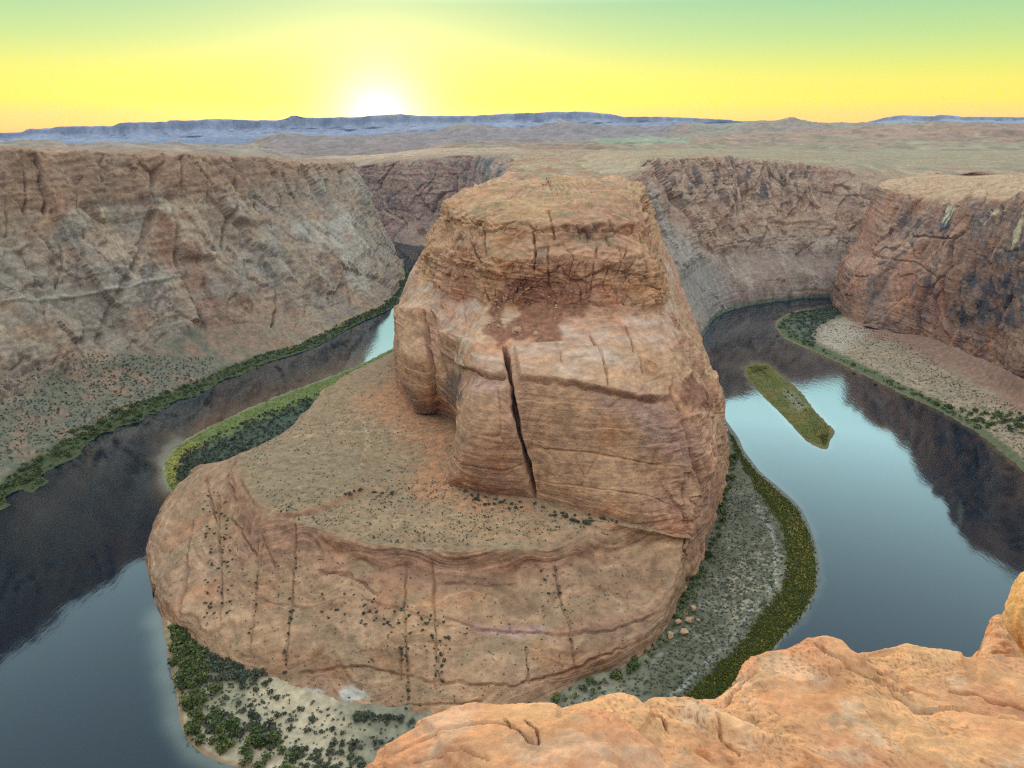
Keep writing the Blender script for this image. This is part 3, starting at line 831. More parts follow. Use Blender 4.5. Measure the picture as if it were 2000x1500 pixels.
# ================================================================== CANYON WALLS
def wall_left():
    shore_px = [(0, 1003), (90, 945), (180, 882), (330, 800), (430, 760), (500, 722), (620, 680), (700, 635), (780, 592)]
    S = np.array([U(x, y, 0)[:2] for x, y in shore_px])
    a, b = S[0], S[-1]
    L = np.linalg.norm(b - a)
    dirv = (b - a) / L
    nl = np.array([-dirv[1], dirv[0]])                    # away from the river
    cols, tt = [], []
    pre = [(np.array([-600., 40.]), np.array([-1., .0]), -0.75), (np.array([-590., 220.]), np.array([-1., .05]), -0.5), (np.array([-520., 420.]), np.array([-.98, .2]), -0.22)]
    rimz = lambda t: float(np.interp(t, [-1, 0, .26, .5, .703, .85, 1.0, 1.12, 1.25, 1.6], [288, 287, 282, 274, 266, 257, 247, 236, 229, 226]))
    full = [(0, -2), (30, 4), (98, 42), (118, 92), (140, 150), (158, 205), (172, .90), (184, 1.0), (205, 1.01), (420, 1.0), (900, .98)]
    thin = [(0, -2), (12, 3), (34, 22), (70, 66), (112, 128), (150, 186), (168, .92), (182, 1.0), (210, 1.01), (420, 1.0), (900, .98)]
    rows = []
    for p, n, t in pre:
        rows.append((p, n, t))
    for s in S:
        rows.append((s, nl, float((s - a) @ dirv) / L))
    q = np.array(U(800, 560, 0)[:2])
    rows.append((q, np.array([-.93, .36]), 1.10))
    rows.append((np.array(U(800, 530, 0)[:2]), np.array([-.80, .60]), 1.20))
    rows.append((np.array(U(775, 497, 0)[:2]), np.array([-.85, .50]), 1.5))
    C_ = []
    for k in range(len(full)):
        line = []
        for p, n, t in rows:
            f = min(max((t - .35) / .5, 0), 1)
            o = full[k][0] * (1 - f) + thin[k][0] * f
            if t > 1.05:
                o *= 1.0
            rz = rimz(t)
            za, zb = full[k][1], thin[k][1]
            za = za * rz if isinstance(za, float) else za
            zb = zb * rz if isinstance(zb, float) else zb
            zz = za * (1 - f) + zb * f
            line.append((p[0] + n[0] * o, p[1] + n[1] * o, zz))
        C_.append(line)
    wu = [.4, .5, .7] + [.5, .5, .9, .7, .5, .9, .8, .9] + [.5, .5, .5]
    wv = [.3, 1.5, 1.0, 1.0, 1.0, .9, .7, .3, .4, .25]
    P = loft(C_, 580, 300, wu, wv)
    N = normals(P)
    N = N * np.sign((N[..., 0] * 1 + N[..., 2] * .3).mean())
    X, Y = project(P)
    seed = 131
    z = P[..., 2]
    tal = (1 - sstep(z + 10 * fbm(P, 40, 3, 133), 34, 60)) * (1 - sstep(X, 380, 640))
    rockm = 1 - tal
    d = rockm * relief(P, N, seed, 1.4, 8.5, 2.4, 80, 9, tall=2.8, shear=.22, small=.42)
    d += 8 * fbm(P, 45, 4, 157, .6) * sstep(N[..., 2], .6, .9) * sstep(z, 180, 220)
    Pw = P + 22 * np.stack([fbm(P, 110, 2, 161 + k) for k in (0, 4, 8)], -1)
    Pw[..., 1] += .35 * z
    sp = np.minimum(np.abs(noise(Pw, (120, 120, 420), 162)), .6) + .4 * np.minimum(np.abs(noise(Pw, (46, 46, 170), 163)), .6)
    d += rockm * 24 * (sp - .32) * (1 - sstep(N[..., 2], .6, .9)) * (.5 + .5 * sstep(z, 60, 160))
    d += tal * (1.6 * fbm(P, 16, 4, 135) + 4 * ridged(P, (60, 60, 300), 2, 137) - 2)
    wx, wy = 3 * fbm(P, 24, 2, 139), 3 * fbm(P, 24, 2, 141)
    cracks = [([(304, 306), (298, 376), (294, 418), (276, 488), (245, 548), (228, 586), (210, 635), (196, 690)], 14, 9),
              ([(332, 400), (340, 474), (352, 530), (380, 593), (414, 648)], 7, 9), ([(368, 470), (396, 530), (416, 593), (440, 632)], 6, 7),
              ([(63, 297), (80, 338), (91, 390), (88, 420)], 5, 12), ([(35, 300), (52, 362), (49, 424)], 4, 9),
              ([(455, 318), (458, 362), (452, 418), (444, 478), (455, 548)], 6, 12), ([(472, 360), (508, 418), (546, 478)], 6, 12),
              ([(525, 335), (546, 397), (567, 450)], 6, 10), ([(574, 335), (595, 395), (605, 430)], 5, 9), ([(413, 308), (434, 352)], 7, 10),
              ([(119, 478), (122, 530), (115, 568)], 4, 7), ([(630, 330), (648, 420)], 4, 10), ([(660, 334), (672, 400)], 4, 9),
              ([(545, 550), (545, 600), (530, 640)], 5, 8), ([(500, 480), (560, 520), (590, 560)], 4, 6), ([(60, 520), (95, 600), (88, 640)], 4, 6),
              ([(190, 490), (240, 545)], 4, 6), ([(650, 480), (680, 540), (690, 600)], 4, 7), ([(160, 340), (150, 420), (165, 470)], 4, 6),
              ([(200, 300), (195, 360)], 4, 8), ([(350, 305), (356, 380)], 4, 7), ([(0, 330), (18, 400), (10, 470)], 4, 8)]
    cut = np.zeros(X.shape)
    vis = sstep(N[..., 0], -.2, .1)
    for pts, wd, dp in cracks:
        cut = np.maximum(cut, dp * groove(X + wx, Y + wy, pts, wd))
    cut = cut * (.35 + .65 * sstep(noise(P, 22, 159), -.4, .2))
    alc = region(X + 2 * wx, Y + 2 * wy, [(598, 560), (612, 545), (632, 560), (650, 600), (640, 612), (610, 590)], 7)
    ledge = groove(X + wx, Y + wy, [(0, 590), (140, 577), (224, 566), (252, 558), (350, 537)], 7, False)
    P = P + N * (d - cut * vis - 7 * alc * vis + 3 * ledge)[..., None]
    N2 = normals(P)
    N2 = N2 * np.sign((N2[..., 0] * 1 + N2[..., 2] * .3).mean())
    c = rock(P, N2, (166, 142, 120), (152, 138, 124), seed, 10, .4, .42, (112, 100, 92), flat=(160, 136, 108))
    upper = sstep(z + 18 * fbm(P, 80, 3, 143), 195, 235)
    c = mixc(c, C(152, 116, 92) * (1 + .35 * fbm(P, (60, 60, 6), 3, 145))[..., None], upper * .7)
    for pts, colr, am in (([(352, 480), (372, 474), (425, 600), (470, 680), (430, 660), (380, 590)], (160, 114, 94), .55),
                          ([(300, 420), (335, 430), (352, 520), (330, 530), (275, 500)], (162, 120, 96), .6),
                          ([(95, 405), (120, 385), (145, 395), (140, 420), (100, 425)], (164, 110, 90), .4),
                          ([(560, 440), (660, 425), (700, 470), (720, 560), (690, 560), (640, 480), (590, 470)], (176, 166, 152), .7),
                          ([(430, 590), (560, 560), (600, 640), (500, 700), (440, 660)], (160, 124, 102), .5),
                          ([(0, 560), (220, 545), (350, 530), (240, 600), (0, 640)], (150, 138, 124), .5)):
        c = mixc(c, C(*colr), am * region(X + 4 * wx, Y + 4 * wy, pts, 12) * sstep(fbm(P, 20, 3, 147), -.6, .1))
    c = mixc(c, C(178, 172, 156), ledge * .6)
    tcol = mixc(np.broadcast_to(C(120, 112, 94), P.shape).copy(), C(146, 118, 98), sstep(fbm(P, (28, 28, 60), 4, 149), -.1, .35))
    tcol = mixc(tcol, C(108, 110, 92), sstep(noise(P, 6, 151), .1, .5) * .6)
    c = mixc(c, tcol, tal)
    green = 1 - sstep(z + 2.5 * fbm(P, 14, 3, 153), 3.5, 8)
    c = mixc(c, C(78, 84, 54), green)
    gully = sstep(cut, 4, 10) * sstep(noise(P, 8, 155), -.1, .3)
    c = mixc(c, C(88, 92, 70), gully * .6)
    me = grid_mesh('canyon_wall', P, c, M_ROCK)
    link('canyon_wall', me, None, 'long grey-tan canyon wall with gullies along the left bank', 'cliff', 'structure')
    return P, X, Y, N2
LW = wall_left()

def wall_block():
    base = [W(720, 1480, -2), W(610, 1420, -2), U(1640, 612, 2), U(1700, 642, 6), U(1795, 655, 10), U(1860, 682, 14), U(1930, 705, 18), U(2000, 742, 24), W(610, 650, 24), W(600, 420, 10), W(540, 190, -2), W(420, 60, -2)]
    B = [W(735, 1485, 60), W(625, 1425, 60), V(1656, 568, 1282), V(1722, 585, 1190), V(1808, 590, 1112), V(1866, 600, 1042), V(1935, 615, 962), V(2005, 630, 865), W(622, 650, 75), W(612, 420, 75), W(552, 185, 80), W(425, 50, 90)]
    C1 = [W(742, 1488, 95), W(632, 1428, 95), V(1668, 540, 1285), V(1735, 535, 1200), V(1815, 535, 1122), V(1868, 540, 1050), V(1935, 545, 975), V(2008, 555, 878), W(628, 650, 110), W(618, 420, 110), W(556, 182, 120), W(428, 42, 130)]
    D = [W(752, 1490, 125), W(645, 1432, 125), V(1702, 498, 1292), V(1768, 475, 1215), V(1825, 472, 1138), V(1875, 470, 1062), V(1945, 470, 985), V(2015, 475, 890), W(634, 650, 150), W(624, 420, 150), W(560, 178, 170), W(430, 36, 180)]
    E = [W(760, 1493, 185), W(655, 1435, 185), V(1740, 425, 1300), V(1795, 412, 1235), V(1845, 410, 1158), V(1890, 408, 1085), V(1960, 410, 1000), V(2028, 410, 905), W(642, 650, 195), W(632, 420, 200), W(566, 172, 225), W(434, 28, 235)]
    T1 = [W(770, 1496, 208), W(665, 1440, 208), V(1765, 372, 1310), V(1828, 378, 1248), V(1868, 382, 1172), V(1905, 384, 1100), V(1975, 386, 1012), V(2040, 380, 918), W(652, 650, 228), W(642, 420, 238), W(572, 165, 265), W(440, 20, 280)]
    T2 = [W(800, 1500, 216), W(700, 1455, 214), V(1790, 355, 1345), V(1850, 362, 1275), V(1895, 368, 1200), V(1930, 372, 1130), V(2000, 372, 1040), V(2065, 366, 950), W(690, 650, 234), W(680, 420, 244), W(600, 150, 270), W(460, 0, 284)]
    T3 = [W(840, 1500, 222), W(760, 1470, 220), V(1830, 347, 1400), V(1890, 350, 1340), V(1940, 352, 1280), V(1990, 352, 1210), V(2060, 350, 1120), V(2120, 346, 1020), W(790, 650, 238), W(780, 400, 248), W(680, 100, 274), W(520, -60, 288)]
    T4 = [W(1500, 1750, 205), W(1450, 1600, 205), W(1480, 1500, 208), W(1500, 1400, 210), W(1500, 1300, 212), W(1500, 1200, 214), W(1500, 1050, 216), W(1500, 900, 220), W(1500, 600, 225), W(1500, 300, 240), W(1400, -100, 265), W(1200, -500, 285)]
    P = loft([base, B, C1, D, E, T1, T2, T3, T4], 420, 330, [.3, .3, .9, .9, .9, .9, .9, .7, .5, .4, .4], [1.5, 1, 1.2, 1.2, .8, .5, .4, .2])
    N = normals(P)
    N = N * np.sign((-N[..., 0] + .3 * N[..., 2]).mean())
    X, Y = project(P)
    z = P[..., 2]
    seed = 191
    d = relief(P, N, seed, 1.4, 5.5, 1.6, 75, 12, tall=2.0, small=.42)
    wx, wy = 3 * fbm(P, 20, 2, 193), 3 * fbm(P, 20, 2, 195)
    cut = np.zeros(X.shape)
    for pts, wd, dp in (([(1935, 372), (1905, 430), (1870, 470), (1858, 520), (1850, 570), (1853, 640)], 8, 14), ([(1960, 400), (1942, 470)], 4, 7),
                        ([(1932, 400), (1925, 450)], 4, 6), ([(1770, 458), (1868, 468)], 5, 5), ([(1690, 500), (1780, 510), (1845, 545)], 4, 4), ([(1668, 540), (1700, 545)], 4, 4),
                        ([(1815, 580), (1870, 520)], 4, 5)):
        cut = np.maximum(cut, dp * groove(X + wx, Y + wy, pts, wd))
    Pw = P + 15 * np.stack([fbm(P, 90, 2, 205 + k) for k in (0, 4, 8)], -1)
    sp = np.minimum(np.abs(noise(Pw, (100, 100, 380), 206)), .6) + .35 * np.minimum(np.abs(noise(Pw, (36, 36, 120), 207)), .6)
    d += 15 * (sp - .3) * (1 - sstep(N[..., 2], .6, .9))
    top = sstep(N[..., 2], .6, .85) * sstep(z, 180, 205)
    Q = P.copy(); Q[..., 2] *= .2
    ter = 6 * fbm(Q, (70, 70, 30), 4, 197)
    d += top * 1.9 * (np.floor(ter) + sstep(ter - np.floor(ter), .75, 1.0))
    P = P + N * (d - cut)[..., None]
    N2 = normals(P)
    N2 = N2 * np.sign((-N2[..., 0] + .3 * N2[..., 2]).mean())
    c = rock(P, N2, (168, 122, 98), (164, 128, 106), seed, 10, .6, .35, (100, 92, 92), flat=(188, 152, 122))
    c = mixc(c, C(186, 150, 116), top * .6)
    v = sstep(fbm(P, (22, 22, 26), 4, 199, .6), -.05, .2)
    var = np.zeros(X.shape)
    for pts, am in (([(1870, 560), (1930, 500), (2040, 460), (2060, 640), (1960, 640), (1900, 640), (1860, 620)], .9), ([(1745, 432), (1850, 400), (1870, 430), (1850, 462), (1760, 455)], .85),
                    ([(1690, 590), (1720, 500), (1740, 600), (1730, 645), (1700, 640)], .6), ([(1780, 520), (1840, 540), (1840, 640), (1800, 640)], .6),
                    ([(1880, 400), (2040, 390), (2040, 470), (1880, 480)], .5)):
        var = np.maximum(var, am * region(X + 6 * wx, Y + 6 * wy, pts, 14))
    c = mixc(c, C(84, 80, 84), np.clip(var * (.35 + .65 * v) * 1.1, 0, .92))
    strk = sstep(noise(P, (7, 7, 120), 203), .05, .3)
    for pts in ([(1835, 395), (1862, 398), (1860, 440), (1838, 445)], [(1985, 410), (2002, 412), (2000, 480), (1980, 490)], [(1925, 420), (1965, 410), (1950, 470)]):
        c = mixc(c, C(196, 180, 146), region(X + 2 * wx, Y + 2 * wy, pts, 5) * strk * .9)
    me = grid_mesh('canyon_wall', P, c, M_ROCK)
    link('canyon_wall', me, None, 'dark-stained reddish sandstone block on the right with flat pale top', 'cliff', 'structure')
wall_block()

def wall_back_right():
    base = [W(150, 1000, -2), U(1345, 720, -2), U(1366, 690, -2), U(1378, 655, -2), U(1398, 622, -2), U(1440, 604, -2), U(1520, 591, -2), U(1600, 584, -2), U(1680, 582, -2), W(900, 1480, -2), W(1500, 1500, -2)]
    tal = [W(135, 1040, 40), V(1325, 620, 1085), V(1342, 598, 1130), V(1365, 580, 1215), V(1395, 560, 1305), V(1440, 552, 1370), V(1520, 545, 1420), V(1600, 540, 1450), V(1680, 540, 1460), W(910, 1540, 40), W(1500, 1560, 40)]
    tt = [W(120, 1075, 90), V(1295, 530, 1110), V(1315, 508, 1165), V(1350, 498, 1265), V(1395, 490, 1375), V(1440, 492, 1440), V(1520, 495, 1478), V(1600, 497, 1500), V(1680, 500, 1505), W(930, 1580, 85), W(1500, 1600, 85)]
    b1 = [W(112, 1090, 120), V(1280, 480, 1125), V(1298, 462, 1185), V(1345, 465, 1290), V(1395, 462, 1400), V(1440, 465, 1462), V(1520, 470, 1492), V(1600, 474, 1512), V(1680, 476, 1516), W(935, 1590, 105), W(1500, 1612, 105)]
    b2 = [W(104, 1105, 160), V(1265, 420, 1145), V(1282, 405, 1210), V(1335, 405, 1320), V(1395, 400, 1440), V(1440, 400, 1505), V(1520, 400, 1535), V(1600, 405, 1552), V(1680, 410, 1555), W(950, 1620, 160), W(1500, 1650, 160)]
    b3 = [W(98, 1118, 205), V(1254, 365, 1170), V(1266, 348, 1240), V(1325, 342, 1350), V(1395, 336, 1475), V(1440, 334, 1540), V(1520, 338, 1568), V(1600, 346, 1582), V(1680, 354, 1585), W(965, 1650, 205), W(1500, 1690, 205)]
    rm = [W(92, 1130, 232), V(1246, 334, 1190), V(1258, 316, 1270), V(1320, 309, 1375), V(1395, 307, 1495), V(1440, 308, 1560), V(1520, 313, 1590), V(1600, 320, 1605), V(1680, 324, 1640), V(1800, 322, 1760), V(2100, 322, 1800)]
    t1 = [W(88, 1160, 234), V(1230, 326, 1260), V(1250, 310, 1330), V(1315, 304.5, 1450), V(1395, 303, 1570), V(1440, 304, 1640), V(1520, 308, 1680), V(1600, 314, 1700), V(1680, 317, 1740), V(1800, 316, 1860), V(2100, 316, 1900)]
    t2 = [W(80, 1400, 232), V(1180, 314, 1500), V(1230, 303, 1600), V(1310, 298, 1750), V(1395, 296, 1900), V(1440, 296, 1950), V(1520, 298, 2000), V(1600, 302, 2020), V(1680, 305, 2060), V(1800, 304, 2160), V(2100, 303, 2200)]
    t3 = [W(140, 1800, 226), V(1150, 300, 2000), V(1230, 295, 2100), V(1310, 292, 2300), V(1395, 291, 2400), V(1440, 291, 2450), V(1520, 292, 2500), V(1600, 294, 2520), V(1680, 296, 2560), V(1800, 295, 2660), V(2100, 294, 2700)]
    t4 = [(p[0] * 1.3, p[1] * 1.3, 205) for p in t3]
    P = loft([base, tal, tt, b1, b2, b3, rm, t1, t2, t3, t4], 520, 330, [.3, .3, .5, .5, .8, 1.2, 1.1, 1.0, .9, .8], [1.0, 1.0, .6, 1.1, 1.0, .6, .2, .25, .2, .1])
    N = normals(P)
    N = N * np.sign((-N[..., 1] + .4 * N[..., 2]).mean())
    X, Y = project(P)
    z = P[..., 2]
    seed = 251
    cl = sstep(z, 80, 105)
    fade = .25 + .75 * cl
    d = relief(P, N, seed, 3.6, 8.0, 2.2, 60, 12, fade, tall=1.8, small=.42)
    Pw = P + 18 * np.stack([fbm(P, 100, 2, 273 + k) for k in (0, 4, 8)], -1)
    sp = np.minimum(np.abs(noise(Pw, (95, 95, 400), 274)), .6) + .4 * np.minimum(np.abs(noise(Pw, (38, 38, 120), 275)), .6)
    d += cl * 20 * (sp - .3) * (1 - sstep(N[..., 2], .6, .9))
    tl = (1 - cl) * sstep(X, 1400, 1470)
    d += tl * (7 * ridged(P, (70, 70, 400), 2, 253) - 4)
    d += sstep(N[..., 2], .8, .95) * 2.5 * np.round(2.5 * fbm(P * np.array([1, 1, .2]), (90, 60, 40), 3, 255)) / 2.5
    P = P + N * d[..., None]
    N2 = normals(P)
    N2 = N2 * np.sign((-N2[..., 1] + .4 * N2[..., 2]).mean())
    c = rock(P, N2, (174, 144, 120), (168, 136, 118), seed, 10, .5, .38, (110, 98, 96), flat=(164, 142, 112))
    tcol = mixc(np.broadcast_to(C(150, 128, 114), P.shape).copy(), C(168, 150, 132), sstep(fbm(P, (30, 30, 120), 4, 257), -.1, .4))
    tcol = mixc(tcol, C(130, 98, 84), sstep(noise(P, (16, 16, 60), 259), .1, .5) * .5)
    c = mixc(c, tcol, (1 - cl) * .9)
    grey = region(X, Y, [(1240, 380), (1270, 380), (1330, 450), (1400, 520), (1430, 600), (1380, 640), (1320, 560)], 25)
    c = mixc(c, C(150, 142, 132) * (1 + .3 * fbm(P, (9, 9, 40), 3, 261))[..., None], grey * .75)
    stk = sstep(fbm(P, (11, 11, 90), 3, 263), .0, .3) * region(X, Y, [(1250, 335), (1440, 320), (1590, 335), (1560, 390), (1500, 400), (1300, 400)], 15)
    c = mixc(c, C(80, 76, 76), stk * .7)
    pl = region(X, Y + 2 * noise(P, 60, 265), [(1440, 464), (1690, 460), (1690, 472), (1440, 474)], 6)
    c = mixc(c, C(176, 160, 142), pl * .6)
    green = (1 - sstep(z + 4 * fbm(P, 20, 3, 267), 4, 10))
    c = mixc(c, C(92, 98, 76), green * .8)
    fl = sstep(N2[..., 2], .9, .98) * sstep(z, 215, 230)
    c = mixc(c, C(140, 122, 94) * (1 + .25 * noise(P, 12, 269))[..., None], fl * sstep(P[..., 1] + 120 * fbm(P, 200, 3, 271), 1650, 1900) * .5)
    me = grid_mesh('canyon_wall', P, c, M_ROCK)
    link('canyon_wall', me, None, 'far canyon wall behind the butte on the right with streaked cliff and rubble slopes', 'cliff', 'structure')
wall_back_right()

def wall_back_left():
    base = [V(560, 470, 2500), U(700, 462, -2), U(765, 474, -2), U(820, 483, -2), U(900, 492, -2), W(-60, 1900, -2), W(60, 1700, -2)]
    b1 = [V(560, 420, 2530), V(712, 420, 2380), V(770, 424, 2270), V(830, 428, 2190), V(905, 432, 2100), W(-50, 1930, 110), W(66, 1730, 110)]
    b2 = [V(555, 370, 2545), V(702, 365, 2400), V(764, 362, 2295), V(832, 358, 2215), V(910, 355, 2125), W(-45, 1950, 185), W(72, 1750, 185)]
    rm = [V(550, 332, 2560), V(690, 327, 2420), V(755, 316, 2320), V(830, 311, 2240), V(905, 304, 2150), V(990, 303, 2000), W(80, 1780, 222)]
    t1 = [V(550, 325, 2650), V(695, 318, 2500), V(760, 310, 2400), V(835, 304, 2330), V(905, 298, 2250), V(990, 298, 2100), W(90, 1850, 222)]
    t2 = [V(560, 306, 3100), V(700, 304, 3000), V(770, 298, 2900), V(840, 291, 2900), V(905, 288, 2850), V(990, 288, 2800), V(1100, 300, 2700)]
    t3 = [(p[0] * 1.2, p[1] * 1.2, 190) for p in t2]
    P = loft([base, b1, b2, rm, t1, t2, t3], 330, 200, [.5, 1, 1, 1, .8, .4], [1.1, 1.1, .9, .25, .3, .1])
    N = normals(P)
    N = N * np.sign((-N[..., 1] + .4 * N[..., 2]).mean())
    X, Y = project(P)
    z = P[..., 2]
    seed = 311
    d = relief(P, N, seed, 2.5, 9.0, 3.0, 90, 16, tall=2.0)
    cut = 12 * groove(X, Y, [(891, 342), (890, 380), (880, 412)], 4) + 8 * groove(X, Y, [(770, 320), (750, 350), (740, 372)], 4)
    alc = region(X, Y, [(808, 470), (815, 452), (826, 448), (836, 458), (838, 476), (822, 480)], 4)
    d += sstep(N[..., 2], .8, .95) * 3 * np.round(2.5 * fbm(P * np.array([1, 1, .2]), (120, 70, 40), 3, 313)) / 2.5
    P = P + N * (d - cut - 14 * alc)[..., None]
    N2 = normals(P)
    N2 = N2 * np.sign((-N2[..., 1] + .4 * N2[..., 2]).mean())
    c = rock(P, N2, (164, 136, 120), (152, 124, 112), seed, 12, .5, .4, (106, 100, 102), flat=(168, 140, 114))
    v = region(X, Y, [(900, 312), (980, 308), (985, 360), (930, 370), (900, 340)], 10) * sstep(noise(P, (30, 30, 300), 317), -.1, .2)
    c = mixc(c, C(92, 94, 92), v * .8)
    me = grid_mesh('canyon_wall', P, c, M_ROCK)
    link('canyon_wall', me, None, 'distant canyon wall behind the butte on the left above a sliver of river', 'cliff', 'structure')
wall_back_left()

def neck():
    """the ridge that ties the butte to the plateau behind"""
    Ys = [980, 1120, 1300, 1550, 1850, 2200, 2700]
    L_ = [-44, -22, -8, 0, 6, -60, -200]
    R_ = [110, 165, 205, 245, 280, 320, 420]
    zt = [236, 236, 237, 238, 240, 239, 240]
    Cg = []
    for y, l, r, z in zip(Ys, L_, R_, zt):
        Cg.append([(l - 45, y, z - 150), (l - 12, y, z - 40), (l, y, z - 5), (l + .3 * (r - l), y, z), (l + .7 * (r - l), y, z + 1), (r, y, z - 3), (r + 14, y, z - 40), (r + 40, y, z - 150)])
    P = loft(Cg, 200, 220, [.5, .5, 1, 1, 1, .5, .5], [1, 1, 1, 1, .8, .6])
    N = normals(P)
    N = N * np.sign(N[..., 2].mean())
    d = relief(P, N, 331, 1.5, 4, 1.5, 40, 9)
    Q = P * np.array([1, 1, .2])
    ter = 6 * fbm(Q, (80, 60, 40), 4, 333)
    d += sstep(N[..., 2], .7, .95) * 1.6 * (np.floor(ter) + sstep(ter - np.floor(ter), .75, 1))
    P = P + N * d[..., None]
    N = normals(P)
    N = N * np.sign(N[..., 2].mean())
    c = rock(P, N, (170, 132, 102), (164, 128, 104), 335, 8, .5, .3, flat=(172, 142, 112))
    link('neck', grid_mesh('neck', P, c, M_ROCK), butte, 'flat layered ridge tying the butte to the plateau behind')
neck()

def near_wall():
    """the rim the viewer stands on"""
    xs = [-640, -420, -220, -80, -12, 0, 12, 60, 180, 330, 480]
    base = [W(x, 40 + 60 * abs(x) / 640, -2) for x in xs]
    m1 = [W(x, 25 + 40 * abs(x) / 640, 90) for x in xs]
    m2 = [W(x, 10 + 20 * abs(x) / 640, 200) for x in xs]
    m3 = [W(x, -1.0 + 6 * max(x, 0) / 400, 285) for x in xs]
    rm = [W(x, -2.0 + 4 * max(x, 0) / 400, 296.5) for x in xs]
    t1 = [W(x, -9, 297.6) for x in xs]
    t2 = [W(x * 3, -900, 292) for x in xs]
    t3 = [W(x * 6, -2800, 285) for x in xs]
    P = loft([base, m1, m2, m3, rm, t1, t2, t3], 160, 130)
    N = normals(P)
    N = N * np.sign((N[..., 1] + N[..., 2]).mean())
    far = sstep(np.hypot(P[..., 0], P[..., 1]), 20, 90)
    P = P + N * (relief(P, N, 351, 2, 3, 1, 40, 10) * far - 1.5 * far)[..., None]
    c = rock(P, N, (170, 126, 94), (164, 122, 96), 351, 8, .6, .2, flat=(186, 140, 100))
    link('canyon_rim', grid_mesh('canyon_rim', P, c, M_ROCK), None, 'near canyon rim and wall below the viewpoint', 'cliff', 'structure')
near_wall()

# ================================================================== RIVER FLATS
GROUND = {}
def flat_colour(P, base, alt, seed, s=14):
    c = mixc(np.broadcast_to(C(*base), P.shape).copy(), C(*alt), sstep(fbm(P, s, 4, seed, .6), -.3, .35))
    return c * (1 + .18 * fbm(P, 3.5, 3, seed + 7, .7))[..., None]
def lerp_px(a, b, t):
    return (a[0] + (b[0] - a[0]) * t, a[1] + (b[1] - a[1]) * t)

def flat_front():
    inner = [(1300, 660), (1350, 760), (1370, 830), (1380, 870), (1380, 900), (1380, 940), (1370, 990), (1365, 1020), (1355, 1060), (1345, 1090), (1335, 1120),
             (1325, 1140), (1300, 1180), (1265, 1220), (1220, 1255), (1150, 1295), (1060, 1335), (960, 1362), (860, 1372), (780, 1372), (700, 1362), (630, 1340),
             (580, 1325), (540, 1305), (500, 1295), (470, 1280), (440, 1260), (400, 1228), (370, 1200), (365, 1150), (400, 1120)]
    rows = []
    for t, z in ((-.03, -1.2), (.0, -.25), (.05, .5), (.3, 1.6), (.65, 3.2), (1.0, 7.0)):
        rows.append([U(*lerp_px(a, b, t), z) for a, b in zip(SHORE_FRONT, inner)])
    P = loft(rows, 760, 120, None, [.2, .5, 2, 3, 3])
    X, Y = project(P)
    wx, wy = 4 * fbm(P, 10, 3, 401), 4 * fbm(P, 10, 3, 403)
    d, s = poly_dist(X, Y, SHORE_FRONT)
    right = sstep(X, 1180, 1300)
    left = 1 - sstep(X, 620, 800)
    P[..., 2] += (.35 * fbm(P, 9, 3, 405) + .8 * fbm(P, 40, 2, 407) * left) * sstep(d, 6, 26)
    c = flat_colour(P, (90, 87, 68), (104, 98, 80), 409)
    # open sand in the left corner
    sand = flat_colour(P, (182, 162, 132), (164, 148, 122), 411, 22)
    c = mixc(c, sand, left)
    mid = (1 - left) * (1 - right)
    c = mixc(c, flat_colour(P, (132, 124, 102), (112, 108, 92), 413, 10), mid)
    # pale bare flecks
    fl = region(X + 4 * wx, Y + 4 * wy, [(1400, 1130), (1440, 1080), (1500, 1060), (1540, 1120), (1520, 1200), (1440, 1250), (1390, 1180)], 30) * sstep(fbm(P, 6, 4, 415, .7), .0, .25)
    c = mixc(c, C(166, 150, 126), fl * .7)
    fl2 = right * sstep(noise(P, 2.6, 417), .3, .55) * sstep(fbm(P, 30, 2, 419), -.1, .4)
    c = mixc(c, C(158, 152, 138), fl2 * .4)
    dw = d + 6 * fbm(P, 12, 3, 421)
    band = np.interp(Y.ravel(), [800, 860, 930, 1000, 1100, 1200, 1290, 1370], [6, 14, 24, 46, 66, 66, 54, 44]).reshape(Y.shape)
    line = np.exp(-((dw - band * 1.22 - 6) / 4.0) ** 2) * right * sstep(Y, 940, 1000)
    c = mixc(c, C(196, 196, 186), line * .32 * sstep(noise(P, 4, 423), -.5, .2))
    gr = right * (1 - sstep(dw, band * .9, band * 1.12)) * sstep(d, 7, 11)
    gcol = mixc(np.broadcast_to(C(90, 92, 42), P.shape).copy(), C(124, 106, 50), sstep(fbm(P, (14, 14, 14), 3, 425) + .5 * np.exp(-((dw / np.maximum(band, 1) - .55) / .22) ** 2), .1, .5))
    c = mixc(c, gcol, gr)
    c = mixc(c, C(112, 108, 98), right * (1 - sstep(d, 7, 11)))
    wet = left * (1 - sstep(d, 5, 14))
    c = mixc(c, C(150, 122, 92), wet)
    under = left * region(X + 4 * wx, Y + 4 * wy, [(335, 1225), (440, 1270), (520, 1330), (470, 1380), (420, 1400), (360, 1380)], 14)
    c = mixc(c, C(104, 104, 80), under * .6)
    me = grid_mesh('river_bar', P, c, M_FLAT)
    link('river_bar', me, None, 'grey river bar and sandy beach round the foot of the butte', 'river bank', 'structure')
    GROUND['front'] = (P, X, Y, gr)
flat_front()

